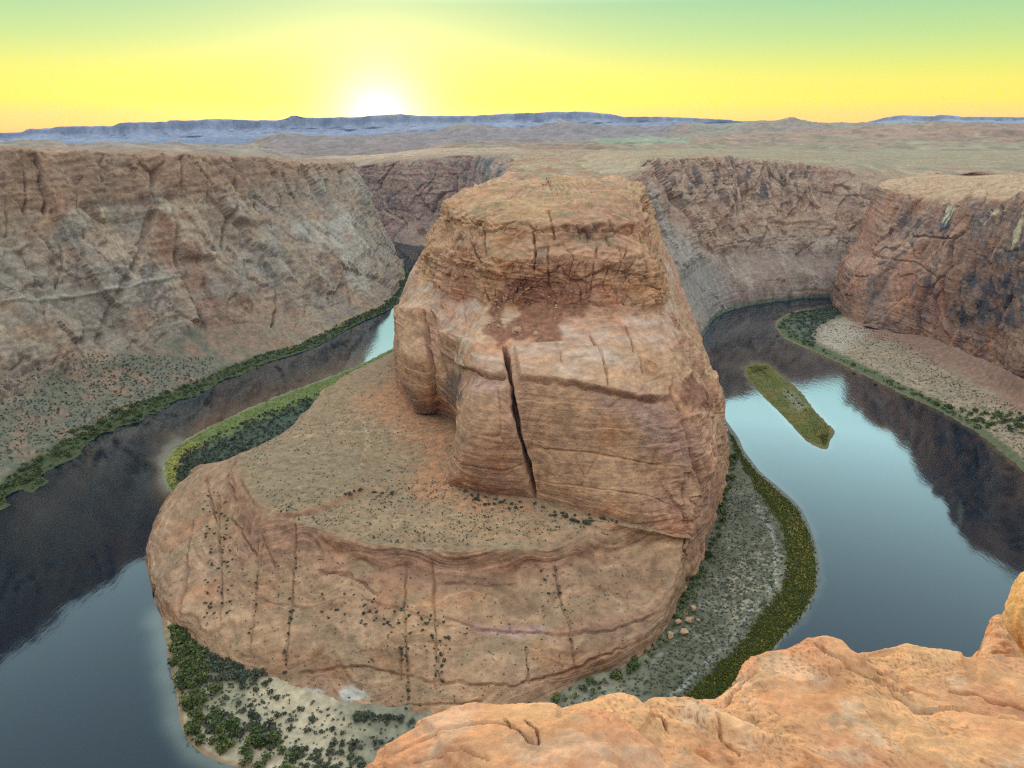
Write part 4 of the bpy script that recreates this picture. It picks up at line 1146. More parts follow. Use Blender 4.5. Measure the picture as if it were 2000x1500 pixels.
def flat_left():
    inner = [(450, 1000), (440, 965), (450, 938), (480, 912), (540, 882), (600, 842), (690, 790), (740, 755), (780, 735), (840, 700), (890, 670)]
    rows = [[U(*lerp_px(a, b, t), z) for a, b in zip(SHORE_LEFT, inner)] for t, z in ((-.06, -1.0), (0, -.2), (.08, .5), (.5, 2.2), (1, 5))]
    P = loft(rows, 420, 60, None, [.2, .5, 2, 2])
    X, Y = project(P)
    d, s = poly_dist(X, Y, SHORE_LEFT)
    P[..., 2] += .4 * fbm(P, 12, 3, 431) * sstep(d, 4, 16)
    c = flat_colour(P, (96, 104, 58), (112, 118, 66), 433)
    gold = region(X + 8 * fbm(P, 14, 3, 435), Y, [(320, 930), (330, 890), (370, 865), (410, 870), (390, 900), (345, 960)], 14)
    c = mixc(c, C(146, 130, 62), gold * .6)
    dw = d + 5 * fbm(P, 12, 3, 437)
    c = mixc(c, C(74, 82, 66), sstep(dw, 24, 38))
    P[..., 2] += .35 * fbm(P, 9, 3, 439) * (1 - sstep(d, 4, 14))
    c = mixc(c, C(140, 130, 104), (1 - sstep(d, 1, 4)) * .8)
    link('river_bar', grid_mesh('river_bar', P, c, M_FLAT), None, 'narrow green strip of bank between the left channel and the bench', 'river bank', 'structure')
    GROUND['left'] = (P, X, Y, d)
flat_left()

def flat_right():
    inner = [(1800, 600), (1690, 606), (1700, 612), (1710, 622), (1720, 636), (1745, 650), (1800, 655), (1850, 672), (1890, 690), (1930, 706), (1990, 735), (2050, 760), (2100, 790), (2180, 850), (2280, 930)]
    iz = [3, 4, 6, 8, 10, 12, 16, 22, 26, 30, 36, 38, 36, 36, 30]
    rows = []
    for t, zf in ((-.05, -1.2), (0, -.2), (.06, .8), (.4, 3.0), (.7, None), (1.0, 1.0)):
        row = []
        for a, b, z in zip(SHORE_RIGHT, inner, iz):
            zz = (2.5 + .33 * z) if zf is None else (z if t == 1.0 else zf)
            row.append(U(*lerp_px(a, b, t), zz))
        rows.append(row)
    P = loft(rows, 420, 130, None, [.2, .5, 2, 2, 2])
    X, Y = project(P)
    d, s = poly_dist(X, Y, SHORE_RIGHT)
    z = P[..., 2]
    P[..., 2] += sstep(d, 6, 30) * (.5 * fbm(P, 12, 3, 441) + sstep(z, 6, 16) * 2.2 * fbm(P, 24, 4, 443))
    c = flat_colour(P, (162, 138, 112), (152, 130, 106), 445, 26)
    red = sstep(z + 6 * fbm(P, 40, 3, 447), 4, 11)
    c = mixc(c, flat_colour(P, (150, 114, 94), (138, 106, 90), 449, 10), red)
    c = mixc(c, C(108, 104, 84), (1 - red) * sstep(noise(P, 5, 451), .2, .45) * .7)
    far = region(X + 6 * fbm(P, 30, 2, 453), Y, [(1505, 640), (1545, 610), (1640, 598), (1640, 618), (1590, 645), (1590, 685), (1560, 676)], 8)
    c = mixc(c, C(84, 94, 76), far * .9)
    pale = region(X, Y, [(1600, 640), (1650, 625), (1690, 650), (1640, 690), (1600, 680)], 14)
    c = mixc(c, C(178, 164, 144), pale * .6)
    dw = d + 4 * fbm(P, 14, 3, 455)
    c = mixc(c, C(86, 92, 62), (1 - sstep(dw, 14, 24)) * .9)
    P[..., 2] += .4 * fbm(P, 10, 3, 457) * (1 - sstep(d, 4, 14))
    c = mixc(c, C(124, 108, 80), 1 - sstep(d, 1, 4))
    link('river_bank', grid_mesh('river_bank', P, c, M_FLAT), None, 'pinkish sandy bank and rubble slope below the right-hand block', 'river bank', 'structure')
    GROUND['right'] = (P, X, Y, d)
flat_right()

def island():
    ring = SHORE_ISLAND + SHORE_ISLAND[:1]
    ax = []
    for x, y in ring:
        t = min(max(((x - 1485) * 120 + (y - 724) * 128) / (120 ** 2 + 128 ** 2), .0), 1.0)
        ax.append((1485 + 120 * t, 724 + 128 * t))
    rows = [[U(*lerp_px(a, b, t), z) for a, b in zip(ring, ax)] for t, z in ((-.12, -.8), (0, -.15), (.12, .5), (.6, 1.1), (1, 1.2))]
    P = loft(rows, 260, 50, None, [.3, .5, 1.5, 1.5])
    X, Y = project(P)
    d, s = poly_dist(X, Y, ring)
    c = mixc(np.broadcast_to(C(92, 94, 46), P.shape).copy(), C(112, 100, 52), sstep(fbm(P, 20, 4, 461), -.2, .3))
    c = mixc(c, C(142, 136, 112), .7 * region(X + 6 * fbm(P, 12, 2, 463), Y, [(1525, 765), (1550, 765), (1575, 795), (1560, 805)], 10))
    P[..., 2] += (.5 * fbm(P, 7, 3, 465) - .1) * (1 - sstep(d, 4, 14))
    c = mixc(c, C(108, 96, 70), 1 - sstep(d + 3 * fbm(P, 6, 2, 467), 1.5, 4))
    link('river_island', grid_mesh('river_island', P, c, M_FLAT), None, 'long low grassy olive island in the right channel', 'island', 'structure')
    GROUND['island'] = (P, X, Y, sstep(d, 4, 6))
island()

# ================================================================== PLATEAU AND FAR MESAS
def plateau():
    px = np.arange(-900, 2901, 20.0)
    def row(Yd, pts=None, z=None):
        Ys = np.interp(px, [p[0] for p in Yd], [p[1] for p in Yd]) if isinstance(Yd, list) else np.full(px.shape, float(Yd))
        out = []
        for i, x in enumerate(px):
            if pts is not None:
                y = np.interp(x, [p[0] for p in pts], [p[1] for p in pts])
                out.append(V(x, y, Ys[i]))
            else:
                zz = np.interp(x, [p[0] for p in z], [p[1] for p in z]) if isinstance(z, list) else z
                q = V(x, 260, Ys[i])
                out.append((q[0], q[1], zz))
        return out
    R = []
    R.append(row([(-900, 1600), (0, 1600), (400, 1900), (560, 2500), (690, 3300), (900, 3100), (1000, 2900), (1300, 2600), (2900, 2700)], z=190))
    R.append(row([(-900, 2900), (480, 2900), (700, 3500), (1000, 3300), (1300, 2900), (2900, 2900)],
                 [(-900, 284), (0, 278), (60, 276), (110, 276), (135, 286), (165, 285), (230, 279), (290, 286), (330, 281), (375, 289), (420, 288), (480, 291), (560, 296), (640, 302), (690, 306), (720, 300), (800, 300), (840, 292), (900, 290), (1000, 289), (1150, 288), (1300, 289), (1600, 292), (2000, 291), (2900, 290)]))
    R.append(row(3700, [(-900, 290), (0, 290), (480, 290), (560, 288), (660, 300), (800, 292), (850, 285), (950, 281), (1020, 283), (1110, 278), (1160, 283), (1300, 282), (1600, 281), (1820, 276), (1850, 272), (2000, 270), (2900, 270)]))
    R.append(row(4200, [(-900, 296), (480, 296), (600, 300), (760, 296), (850, 290), (1000, 284), (1300, 277), (1500, 276), (1700, 272), (1820, 274), (2000, 272), (2900, 272)]))
    R.append(row(5400, [(-900, 292), (0, 292), (440, 290), (480, 285), (515, 275), (545, 264), (570, 262), (600, 266), (640, 269), (700, 268), (760, 266), (830, 276), (900, 272), (1000, 274), (1150, 273), (1250, 271), (1335, 273), (1380, 268), (1500, 262), (1590, 258), (1640, 251), (1720, 243), (1800, 239), (1860, 237), (1940, 238), (2000, 240), (2900, 244)]))
    R.append(row(6600, z=[(-900, 120), (400, 140), (800, 220), (1100, 245), (2900, 245)]))
    R.append(row(8600, [(-900, 294), (560, 290), (640, 276), (700, 268), (760, 261), (850, 258), (895, 246), (930, 247), (960, 250), (1040, 248), (1100, 238), (1125, 239), (1150, 244), (1220, 247), (1290, 246), (1325, 238), (1350, 239), (1400, 245), (1440, 237), (1480, 238), (1530, 236), (1545, 233), (1560, 237), (1620, 240), (1700, 241), (1760, 245), (2900, 247)]))
    R.append(row(10500, z=[(-900, 30), (700, 90), (1200, 180), (2900, 200)]))
    R.append(row(12600, z=[(-900, 40), (0, 60), (700, 150), (1200, 210), (2900, 230)]))
    base = [(-900, 285), (0, 275), (240, 272), (450, 262), (700, 256), (1000, 246), (1200, 244), (1500, 243), (1740, 240), (2900, 244)]
    top = [(-900, 270), (0, 260), (40, 258), (58, 252), (108, 250), (112, 247), (220, 246), (226, 248), (236, 241), (262, 239), (322, 238), (328, 235), (380, 235), (405, 232), (470, 234), (540, 235), (562, 232),
           (568, 226), (592, 226), (600, 230), (700, 229), (725, 225), (780, 223), (830, 226), (920, 226), (985, 222), (1040, 221), (1090, 218), (1150, 219), (1200, 224), (1212, 228), (1300, 228), (1420, 234),
           (1440, 236), (1560, 239), (1690, 240), (1712, 234), (1750, 225), (1775, 226), (1820, 227), (1850, 224), (1880, 228), (2000, 229), (2400, 226), (2900, 232)]
    midb = [(x, .45 * np.interp(x, [p[0] for p in top], [p[1] for p in top]) + .55 * np.interp(x, [p[0] for p in base], [p[1] for p in base])) for x in px]
    R.append(row(13500, base))
    R.append(row(13800, midb))
    R.append(row(13860, top))
    R.append(row(14600, [(x, y + 1.5) for x, y in top]))
    R.append(row(18500, z=60))
    P = loft(R, 860, 210, None, [1, .8, .8, 1.0, .5, 1.0, .5, .5, .8, 1.2, 1.2, .2, .2])
    X, Y = project(P)
    D = P[..., 1]
    mesa = sstep(D, 13000, 13500) * (1 - sstep(D, 14000, 14500))
    land = 1 - sstep(D, 11800, 12800)
    rel = fbm(P * np.array([1, 1, .3]), (420, 420, 200), 5, 501, .55)
    P[..., 2] += land * rel * np.interp(D.ravel(), [1500, 3000, 5000, 9000], [4, 14, 34, 40]).reshape(D.shape) * sstep(D, 2600, 3100)
    P[..., 1] += mesa * (260 * ridged(P, (700, 700, 2500), 3, 507) - 130)
    P[..., 2] += mesa * sstep(D, 13700, 13860) * 9 * noise(P, (160, 160, 900), 509)
    hill = land * sstep(rel, .0, .3)
    tr = 5 * fbm(P * np.array([1, 1, .2]), (300, 120, 100), 4, 505, .6)
    P[..., 2] += land * 4.5 * (np.floor(tr) + sstep(tr - np.floor(tr), .8, 1)) * sstep(D, 2600, 3100)
    c = mixc(np.broadcast_to(C(158, 142, 110), P.shape).copy(), C(162, 132, 106), sstep(fbm(P * np.array([1, 1, .2]), (500, 260, 200), 4, 511), -.2, .25))
    c = mixc(c, C(166, 128, 104), hill * .7)
    redridge = region(X, Y + 3 * fbm(P, 300, 3, 513), [(1335, 279), (1500, 264), (1640, 252), (1720, 244), (2900, 240), (2900, 262), (1840, 268), (1700, 268), (1500, 272)], 3)
    c = mixc(c, C(172, 132, 104) * (1 + .35 * fbm(P, (400, 120, 14), 4, 515))[..., None], redridge * .8)
    c = mixc(c, C(160, 108, 86), .8 * region(X, Y, [(1820, 274), (1860, 268), (2900, 268), (2900, 280), (1850, 281)], 3) * sstep(noise(P, (90, 60, 30), 517), -.3, .3))
    purple = region(X, Y, [(480, 300), (540, 262), (800, 255), (1100, 240), (1330, 240), (1300, 268), (1120, 278), (900, 282), (840, 290), (830, 312), (640, 312)], 5)
    c = mixc(c, C(146, 122, 116) * (1 + .3 * fbm(P, (160, 160, 40), 3, 519))[..., None], purple * .8)
    lefth = region(X, Y, [(-900, 296), (-900, 274), (500, 274), (560, 300)], 5)
    c = mixc(c, C(152, 128, 112) * (1 + .3 * fbm(P, (160, 160, 12), 3, 521))[..., None], lefth * .8)
    mint = region(X, Y, [(1150, 274), (1250, 270), (1360, 270), (1330, 282), (1180, 282)], 4)
    c = mixc(c, C(152, 166, 130), mint * .6)
    mcol = C(140, 136, 142) * (1 + .16 * fbm(P, (4000, 4000, 50), 4, 523, .6) + .16 * fbm(P, (260, 260, 1500), 3, 525))[..., None]  # reddish far cliffs greyed in their colour, standing in for thicker haze
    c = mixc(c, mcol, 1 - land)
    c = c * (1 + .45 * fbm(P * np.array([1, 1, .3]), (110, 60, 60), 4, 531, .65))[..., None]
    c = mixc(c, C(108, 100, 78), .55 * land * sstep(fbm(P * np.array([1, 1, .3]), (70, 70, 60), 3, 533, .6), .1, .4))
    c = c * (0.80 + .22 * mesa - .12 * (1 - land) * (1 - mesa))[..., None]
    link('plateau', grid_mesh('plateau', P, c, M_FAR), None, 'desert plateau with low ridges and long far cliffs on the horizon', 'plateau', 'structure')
plateau()

# ================================================================== RIM ROCK AT THE VIEWER'S FEET
LEDGE_CRACKS = [([(1588, 1262), (1640, 1285), (1690, 1318), (1735, 1332), (1790, 1368)], 5, .05), ([(1740, 1345), (1800, 1385), (1880, 1392), (1960, 1408), (2020, 1416)], 5, .06),
                ([(985, 1415), (1000, 1440), (1030, 1465), (1052, 1470)], 4, .03), ([(1020, 1420), (1045, 1445), (1052, 1470)], 4, .03), ([(800, 1490), (900, 1480), (960, 1500)], 4, .02),
                ([(1400, 1395), (1410, 1440), (1450, 1470)], 5, .03), ([(1850, 1345), (1900, 1352), (1960, 1378), (2010, 1384)], 5, .05), ([(1255, 1390), (1290, 1400), (1310, 1440)], 4, .04),
                ([(1700, 1300), (1760, 1345), (1830, 1358)], 4, .03), ([(760, 1475), (850, 1440), (960, 1425), (1010, 1440)], 4, .018), ([(1480, 1300), (1440, 1350), (1420, 1390)], 6, .03)]
def slab_grid(sil, h, bottom, nu=220, nv=120, tilt=0.0, bow=.05, drop=1.6, seed=600, back=.35, lump=.05, lip=.05):
    """sil: skyline of the slab in the photograph, left to right; h: metres below the eye; bottom: where the columns run to"""
    rows = []
    n = len(sil)
    bl = [(bottom[0][0] + (bottom[1][0] - bottom[0][0]) * i / (n - 1), bottom[0][1] + (bottom[1][1] - bottom[0][1]) * i / (n - 1)) for i in range(n)]
    def at(p, hh):
        return np.array(U(p[0], p[1], EYE - hh))
    top = [at(p, h + tilt * (p[0] - 1300) / 700) for p in sil]
    rows.append([t + np.array([t[0] * .10, back + t[1] * .1, -drop]) for t in top])
    rows.append([t + np.array([0, back * .55, -drop * .35]) for t in top])
    rows.append([t + np.array([0, lip * .6, -lip * .55]) for t in top])
    rows.append(top)
    for t, b in ((.12, .5), (.45, 1.0), (1.0, .2)):
        rows.append([at(lerp_px(p, q, t), h + tilt * (p[0] - 1300) / 700 - bow * b) for p, q in zip(sil, bl)])
    P = loft(np.array(rows), nu, nv, None, [.5, .6, .35, .6, 1.5, 1.8])
    N = normals(P)
    N = N * np.sign(N[..., 2].mean())
    d = lump * fbm(P, .9, 2, seed) + lump * .28 * fbm(P, .22, 4, seed + 5, .6) + .006 * fbm(P, .05, 3, seed + 9, .6)
    # thin beds weathering out
    T = P.copy()
    T[..., 2] += .12 * P[..., 0] + .10 * fbm(P, .5, 2, seed + 11)
    d += .014 * fbm(T, (1.2, 1.2, .035), 3, seed + 13, .6)
    # lines where a sheet has scaled off
    st = fbm(P, (.9, .9, .9), 3, seed + 15)
    d += .014 * (sstep(st, .02, .05) + sstep(st, .27, .30))
    X, Y = project(P)
    wx, wy = 5 * fbm(P, .12, 3, seed + 17), 5 * fbm(P, .12, 3, seed + 18)
    for pts, wd, dp in LEDGE_CRACKS:
        d -= dp * groove(X + wx, Y + wy, pts, wd)
    P = P + N * d[..., None]
    N = normals(P)
    N = N * np.sign(N[..., 2].mean())
    return P, N, st
def slab_colour(P, N, seed, base=(228, 168, 118), alt=(218, 150, 108), rough=.3):
    c = mixc(np.broadcast_to(C(*base), P.shape).copy(), C(*alt), sstep(fbm(P, .7, 4, seed + 21), -.3, .35))
    c = mixc(c, C(232, 194, 160), .45 * sstep(fbm(P, .28, 4, seed + 23, .6), .12, .45))
    c = mixc(c, C(190, 124, 82), .7 * rough * 2 * sstep(fbm(P, .35, 4, seed + 25, .65), .05, .4))
    pit = sstep(fbm(P, .016, 2, seed + 27), .18, .42) * sstep(fbm(P, .4, 3, seed + 29), -.25, .3)
    c = mixc(c, C(150, 92, 62), pit * .7)
    gry = sstep(fbm(P, .2, 4, seed + 31, .6), .28, .5)
    c = mixc(c, C(170, 146, 118), gry * .5)
    c = c * (1 + .22 * fbm(P, .03, 3, seed + 33, .7))[..., None]
    return c * .80
ledge = link('rim_ledge', None, None, 'warm orange sandstone ledge at the viewer\'s feet in the lower right corner', 'rock ledge', 'structure')
ledge.location = (0, 0, 0)
def slab(label, seed, rough, sil, h, bottom, **kw):
    P, N, st = slab_grid(sil, h, bottom, seed=seed, **kw)
    link('slab', grid_mesh('slab', P, slab_colour(P, N, seed, rough=rough), M_LEDGE), ledge, label)
slab('smooth yellowish slab at the left end of the ledge', 610, .2, [(560, 1640), (640, 1555), (700, 1500), (740, 1470), (800, 1431), (850, 1408), (900, 1396), (925, 1394), (988, 1397), (1040, 1395), (1075, 1398), (1096, 1410), (1140, 1408), (1180, 1413), (1206, 1428),
      (1250, 1460), (1296, 1492), (1350, 1540), (1400, 1600)], 1.70, ((640, 1700), (1200, 1720)), lump=.045, nu=300)
slab('low rounded slab with a pale pink crest', 620, .3, [(1020, 1440), (1060, 1420), (1092, 1412), (1113, 1405), (1145, 1393), (1180, 1381), (1204, 1375), (1232, 1377), (1247, 1388), (1271, 1410), (1290, 1432), (1322, 1462), (1364, 1486), (1440, 1530), (1540, 1600)],
     1.92, ((1050, 1700), (1450, 1720)), lump=.03)
slab('rough pitted reddish slab in the middle of the ledge', 630, .9, [(1200, 1400), (1245, 1388), (1265, 1377), (1285, 1371), (1345, 1369), (1375, 1384), (1425, 1407), (1460, 1424), (1495, 1438), (1550, 1460), (1600, 1480), (1680, 1515), (1800, 1580)],
     2.08, ((1250, 1700), (1650, 1720)), lump=.05)
slab('broad rounded slab rising highest on the ledge', 640, .35, [(1290, 1420), (1345, 1378), (1395, 1377), (1420, 1358), (1440, 1338), (1452, 1312), (1462, 1293), (1495, 1277), (1548, 1269), (1586, 1252), (1612, 1250), (1640, 1256), (1668, 1276), (1700, 1300), (1740, 1325), (1775, 1352),
      (1830, 1370), (1900, 1392), (2000, 1412), (2080, 1425), (2200, 1450)], 2.34, ((1400, 1640), (2250, 1680)), nu=340, nv=170, lump=.035, bow=.10)
slab('lower slab behind the broad slab at the right edge', 650, .35, [(1600, 1330), (1640, 1290), (1668, 1274), (1700, 1268), (1740, 1266), (1770, 1261), (1792, 1266), (1830, 1275), (1870, 1280), (1900, 1286), (1950, 1281), (2000, 1284), (2080, 1290), (2180, 1300)],
     2.95, ((1650, 1480), (2250, 1500)), nu=260, lump=.06)

def rim_boulder():
    rng = np.random.default_rng(5)
    th = np.linspace(0, 2 * np.pi, 130)
    ph = np.linspace(-np.pi / 2, np.pi / 2, 90)
    T, H = np.meshgrid(th, ph)
    c0 = np.array(V(2108, 1236, 4.4))
    P = np.stack([np.cos(H) * np.cos(T) * .42, np.cos(H) * np.sin(T) * .50, np.sin(H) * .40], -1)
    P[..., 0] -= .12 * P[..., 2]
    n = P / np.linalg.norm(P, axis=-1, keepdims=True)
    G = P + c0
    P = P + n * (.07 * fbm(G, .5, 3, 661) + .02 * fbm(G, .1, 4, 663, .6) - .05 * sstep(-H, .1, .5))[..., None]
    G = P + c0
    col = slab_colour(G, n, 665, (230, 176, 112), (222, 164, 104), .3)
    o = link('boulder', grid_mesh('boulder', P, col, M_LEDGE), None, 'smooth orange boulder cut off by the right edge beyond the ledge', 'boulder')
    o.location = c0
    # flaky rock under it
    sil = [(1900, 1310), (1921, 1277), (1941, 1238), (1957, 1212), (1985, 1215), (2030, 1230), (2100, 1250)]
    P, N, st = slab_grid(sil, 3.75, ((1930, 1330), (2140, 1350)), nu=120, nv=80, seed=670, lump=.05, back=.3)
    link('slab', grid_mesh('slab', P, slab_colour(P, N, 670, rough=.9), M_LEDGE), ledge, 'flaky reddish outcrop below the round boulder')
rim_boulder()

# ================================================================== PLANTS AND BOULDERS
def leaf_material(name, cols, rough=.8):
    m = bpy.data.materials.new(name)
    m.use_nodes = True
    nt = m.node_tree
    b = nt.nodes['Principled BSDF']
    b.inputs['Roughness'].default_value = rough
    b.inputs['Specular IOR Level'].default_value = .1
    oi = nt.nodes.new('ShaderNodeObjectInfo')
    gm = nt.nodes.new('ShaderNodeNewGeometry')
    nz = nt.nodes.new('ShaderNodeTexNoise')
    nz.inputs['Scale'].default_value = .35
    nt.links.new(gm.outputs['Position'], nz.inputs['Vector'])
    mr = nt.nodes.new('ShaderNodeMapRange')
    nt.links.new(nz.outputs['Fac'], mr.inputs[0])
    mr.inputs[1].default_value = .3
    mr.inputs[2].default_value = .7
    ad = nt.nodes.new('ShaderNodeMath')
    ad.operation = 'MULTIPLY_ADD'
    nt.links.new(oi.outputs['Random'], ad.inputs[0])
    ad.inputs[1].default_value = .5
    ad2 = nt.nodes.new('ShaderNodeMath')
    ad2.operation = 'MULTIPLY'
    nt.links.new(mr.outputs[0], ad2.inputs[0])
    ad2.inputs[1].default_value = .5
    nt.links.new(ad2.outputs[0], ad.inputs[2])
    cr = nt.nodes.new('ShaderNodeValToRGB')
    while len(cr.color_ramp.elements) < len(cols):
        cr.color_ramp.elements.new(.5)
    for i, (e, c) in enumerate(zip(cr.color_ramp.elements, cols)):
        e.position = i / (len(cols) - 1)
        e.color = (*(lin(c) * 1.05), 1)
    nt.links.new(ad.outputs[0], cr.inputs[0])
    nt.links.new(cr.outputs[0], b.inputs['Base Color'])
    return m
M_LUSH = leaf_material('riverside_leaves', [(62, 74, 44), (84, 94, 52), (112, 116, 62)])
M_DULL = leaf_material('tamarisk_leaves', [(70, 76, 60), (86, 92, 70), (106, 108, 84)])
M_DESERT = leaf_material('desert_scrub_leaves', [(62, 64, 50), (80, 80, 60), (102, 96, 74)])
M_MARSH = leaf_material('marsh_grass', [(80, 90, 34), (98, 102, 42), (122, 110, 48)])
M_GOLD = leaf_material('golden_grass', [(96, 104, 52), (124, 124, 58), (152, 138, 66)])

def leaf_cloud(rng, n, size, flat=.75):
    """n leaf sprays on and in a lumpy dome of radius 1 standing on z = 0"""
    lobes = [(rng.normal(0, .35), rng.normal(0, .35), rng.uniform(.25, .6) * flat * 1.4, rng.uniform(.45, .7)) for _ in range(5)]
    V_, F_ = [], []
    for i in range(n):
        cx, cy, cz, r = lobes[rng.integers(len(lobes))]
        d = rng.normal(size=3)
        d /= np.linalg.norm(d)
        d[2] = abs(d[2]) if rng.random() < .75 else d[2]
        p = np.array([cx, cy, cz]) + d * r * rng.uniform(.75, 1.0) * np.array([1, 1, flat])
        p[2] = max(p[2], .02)
        a = rng.normal(size=3)
        a = a / np.linalg.norm(a) + d * .3
        b = np.cross(a, d + rng.normal(size=3) * .6)
        b /= np.linalg.norm(b) + 1e-6
        a /= np.linalg.norm(a)
        s = size * rng.uniform(.6, 1.2)
        k = len(V_)
        V_ += [p - a * s - b * s * .6, p + a * s - b * s * .5, p + a * s * .8 + b * s * .6, p - a * s * .9 + b * s * .55]
        F_.append((k, k + 1, k + 2, k + 3))
    return np.array(V_), F_
def raw_mesh(name, V_, F_, mat):
    me = bpy.data.meshes.new(name)
    me.from_pydata([tuple(v) for v in V_], [], F_)
    me.materials.append(mat)
    return me
rng = np.random.default_rng(77)
CLOUDS = [leaf_cloud(rng, 110, .20) for _ in range(4)]
def bush_set(name, mat, flat=.75, n=110, size=.2):
    out = []
    for k in range(4):
        V_, F_ = leaf_cloud(rng, n, size, flat)
        # short stems to the ground
        for j in range(4):
            a = rng.uniform(0, 6.28)
            k0 = len(V_)
            q = np.array([[.04, 0, -.15], [-.04, 0, -.15], [math.cos(a) * .4 - .02, math.sin(a) * .4, .55], [math.cos(a) * .4 + .02, math.sin(a) * .4, .55]])
            V_ = np.vstack([V_, q])
            F_ = F_ + [(k0, k0 + 1, k0 + 2, k0 + 3)]
        out.append(raw_mesh(name, V_, F_, mat))
    return out
M_BARK = leaf_material('bark', [(84, 70, 58), (100, 86, 72)])
B_TREE = bush_set('riverside_tree', M_LUSH, 1.0)
B_TAM = bush_set('tamarisk_shrub', M_DULL, .8)
B_DES = bush_set('desert_shrub', M_DESERT, .75, 50, .28)

def pick(P, X, Y, poly, n, mask=None):
    m = poly_in(X, Y, poly)
    if mask is not None:
        m &= mask
    ids = np.flatnonzero(m.ravel())
    if len(ids) == 0:
        return np.zeros((0, 3))
    ids = rng.choice(ids, min(n, len(ids)), replace=False)
    return P.reshape(-1, 3)[ids]
def near_px(P, X, Y, pts):
    out = []
    xs, ys, pp = X.ravel(), Y.ravel(), P.reshape(-1, 3)
    for x, y in pts:
        out.append(pp[np.argmin((xs - x) ** 2 + (ys - y) ** 2)])
    return np.array(out).reshape(-1, 3)
def plant(name, meshes, pts, size, label, cat, group):
    for p in pts:
        o = link(name, meshes[int(rng.integers(len(meshes)))], None, label, cat, None, group)
        s = rng.uniform(*size)
        o.location = (p[0], p[1], p[2] - .05 * s)
        o.scale = (s * rng.uniform(.85, 1.15), s * rng.uniform(.85, 1.15), s * rng.uniform(.8, 1.15))
        o.rotation_euler = (0, 0, rng.uniform(0, 6.28))
def stuff(name, pts, size, mat, label, cat, n=16, ls=.42, flat=.8):
    base = [leaf_cloud(rng, n, ls, flat) for _ in range(5)]
    Vs, Fs, k = [], [], 0
    for p in pts:
        V_, F_ = base[int(rng.integers(5))]
        s = rng.uniform(*size)
        a = rng.uniform(0, 6.28)
        ca, sa = math.cos(a), math.sin(a)
        R = np.array([[ca, -sa, 0], [sa, ca, 0], [0, 0, 1]])
        Vs.append(V_ @ R.T * s + p)
        Fs.append(np.array(F_) + k)
        k += len(V_)
    Vs, Fs = np.vstack(Vs), np.vstack(Fs).astype(np.int32)
    me = bpy.data.meshes.new(name)
    me.vertices.add(len(Vs))
    me.vertices.foreach_set('co', Vs.astype(np.float32).ravel())
    me.loops.add(Fs.size)
    me.loops.foreach_set('vertex_index', Fs.ravel())
    me.polygons.add(len(Fs))
    me.polygons.foreach_set('loop_start', np.arange(0, Fs.size, 4, dtype=np.int32))
    me.update(calc_edges=True)
    me.materials.append(mat)
    link(name, me, None, label, cat, 'stuff')
def blades(name, pts, size, mat, label, cat):
    """short upright grass tufts, three crossed blades each"""
    n = len(pts)
    a = rng.uniform(0, 6.28, (n, 3))
    h = rng.uniform(*size, (n, 1))
    Vs = np.zeros((n, 3, 3, 3))
    for j in range(3):
        ca, sa = np.cos(a[:, j]), np.sin(a[:, j])
        w = h[:, 0] * .45
        Vs[:, j, 0] = pts + np.stack([ca * w, sa * w, np.zeros(n) - .05], -1)
        Vs[:, j, 1] = pts - np.stack([ca * w, sa * w, np.zeros(n) + .05], -1)
        Vs[:, j, 2] = pts + np.stack([-sa * w * .8, ca * w * .8, h[:, 0]], -1)
    Vs = Vs.reshape(-1, 3)
    Fs = np.arange(len(Vs), dtype=np.int32)
    me = bpy.data.meshes.new(name)
    me.vertices.add(len(Vs))
    me.vertices.foreach_set('co', Vs.astype(np.float32).ravel())
    me.loops.add(len(Fs))
    me.loops.foreach_set('vertex_index', Fs)
    me.polygons.add(len(Fs) // 3)
    me.polygons.foreach_set('loop_start', np.arange(0, len(Fs), 3, dtype=np.int32))
    me.update(calc_edges=True)
    me.materials.append(mat)
    link(name, me, None, label, cat, 'stuff')

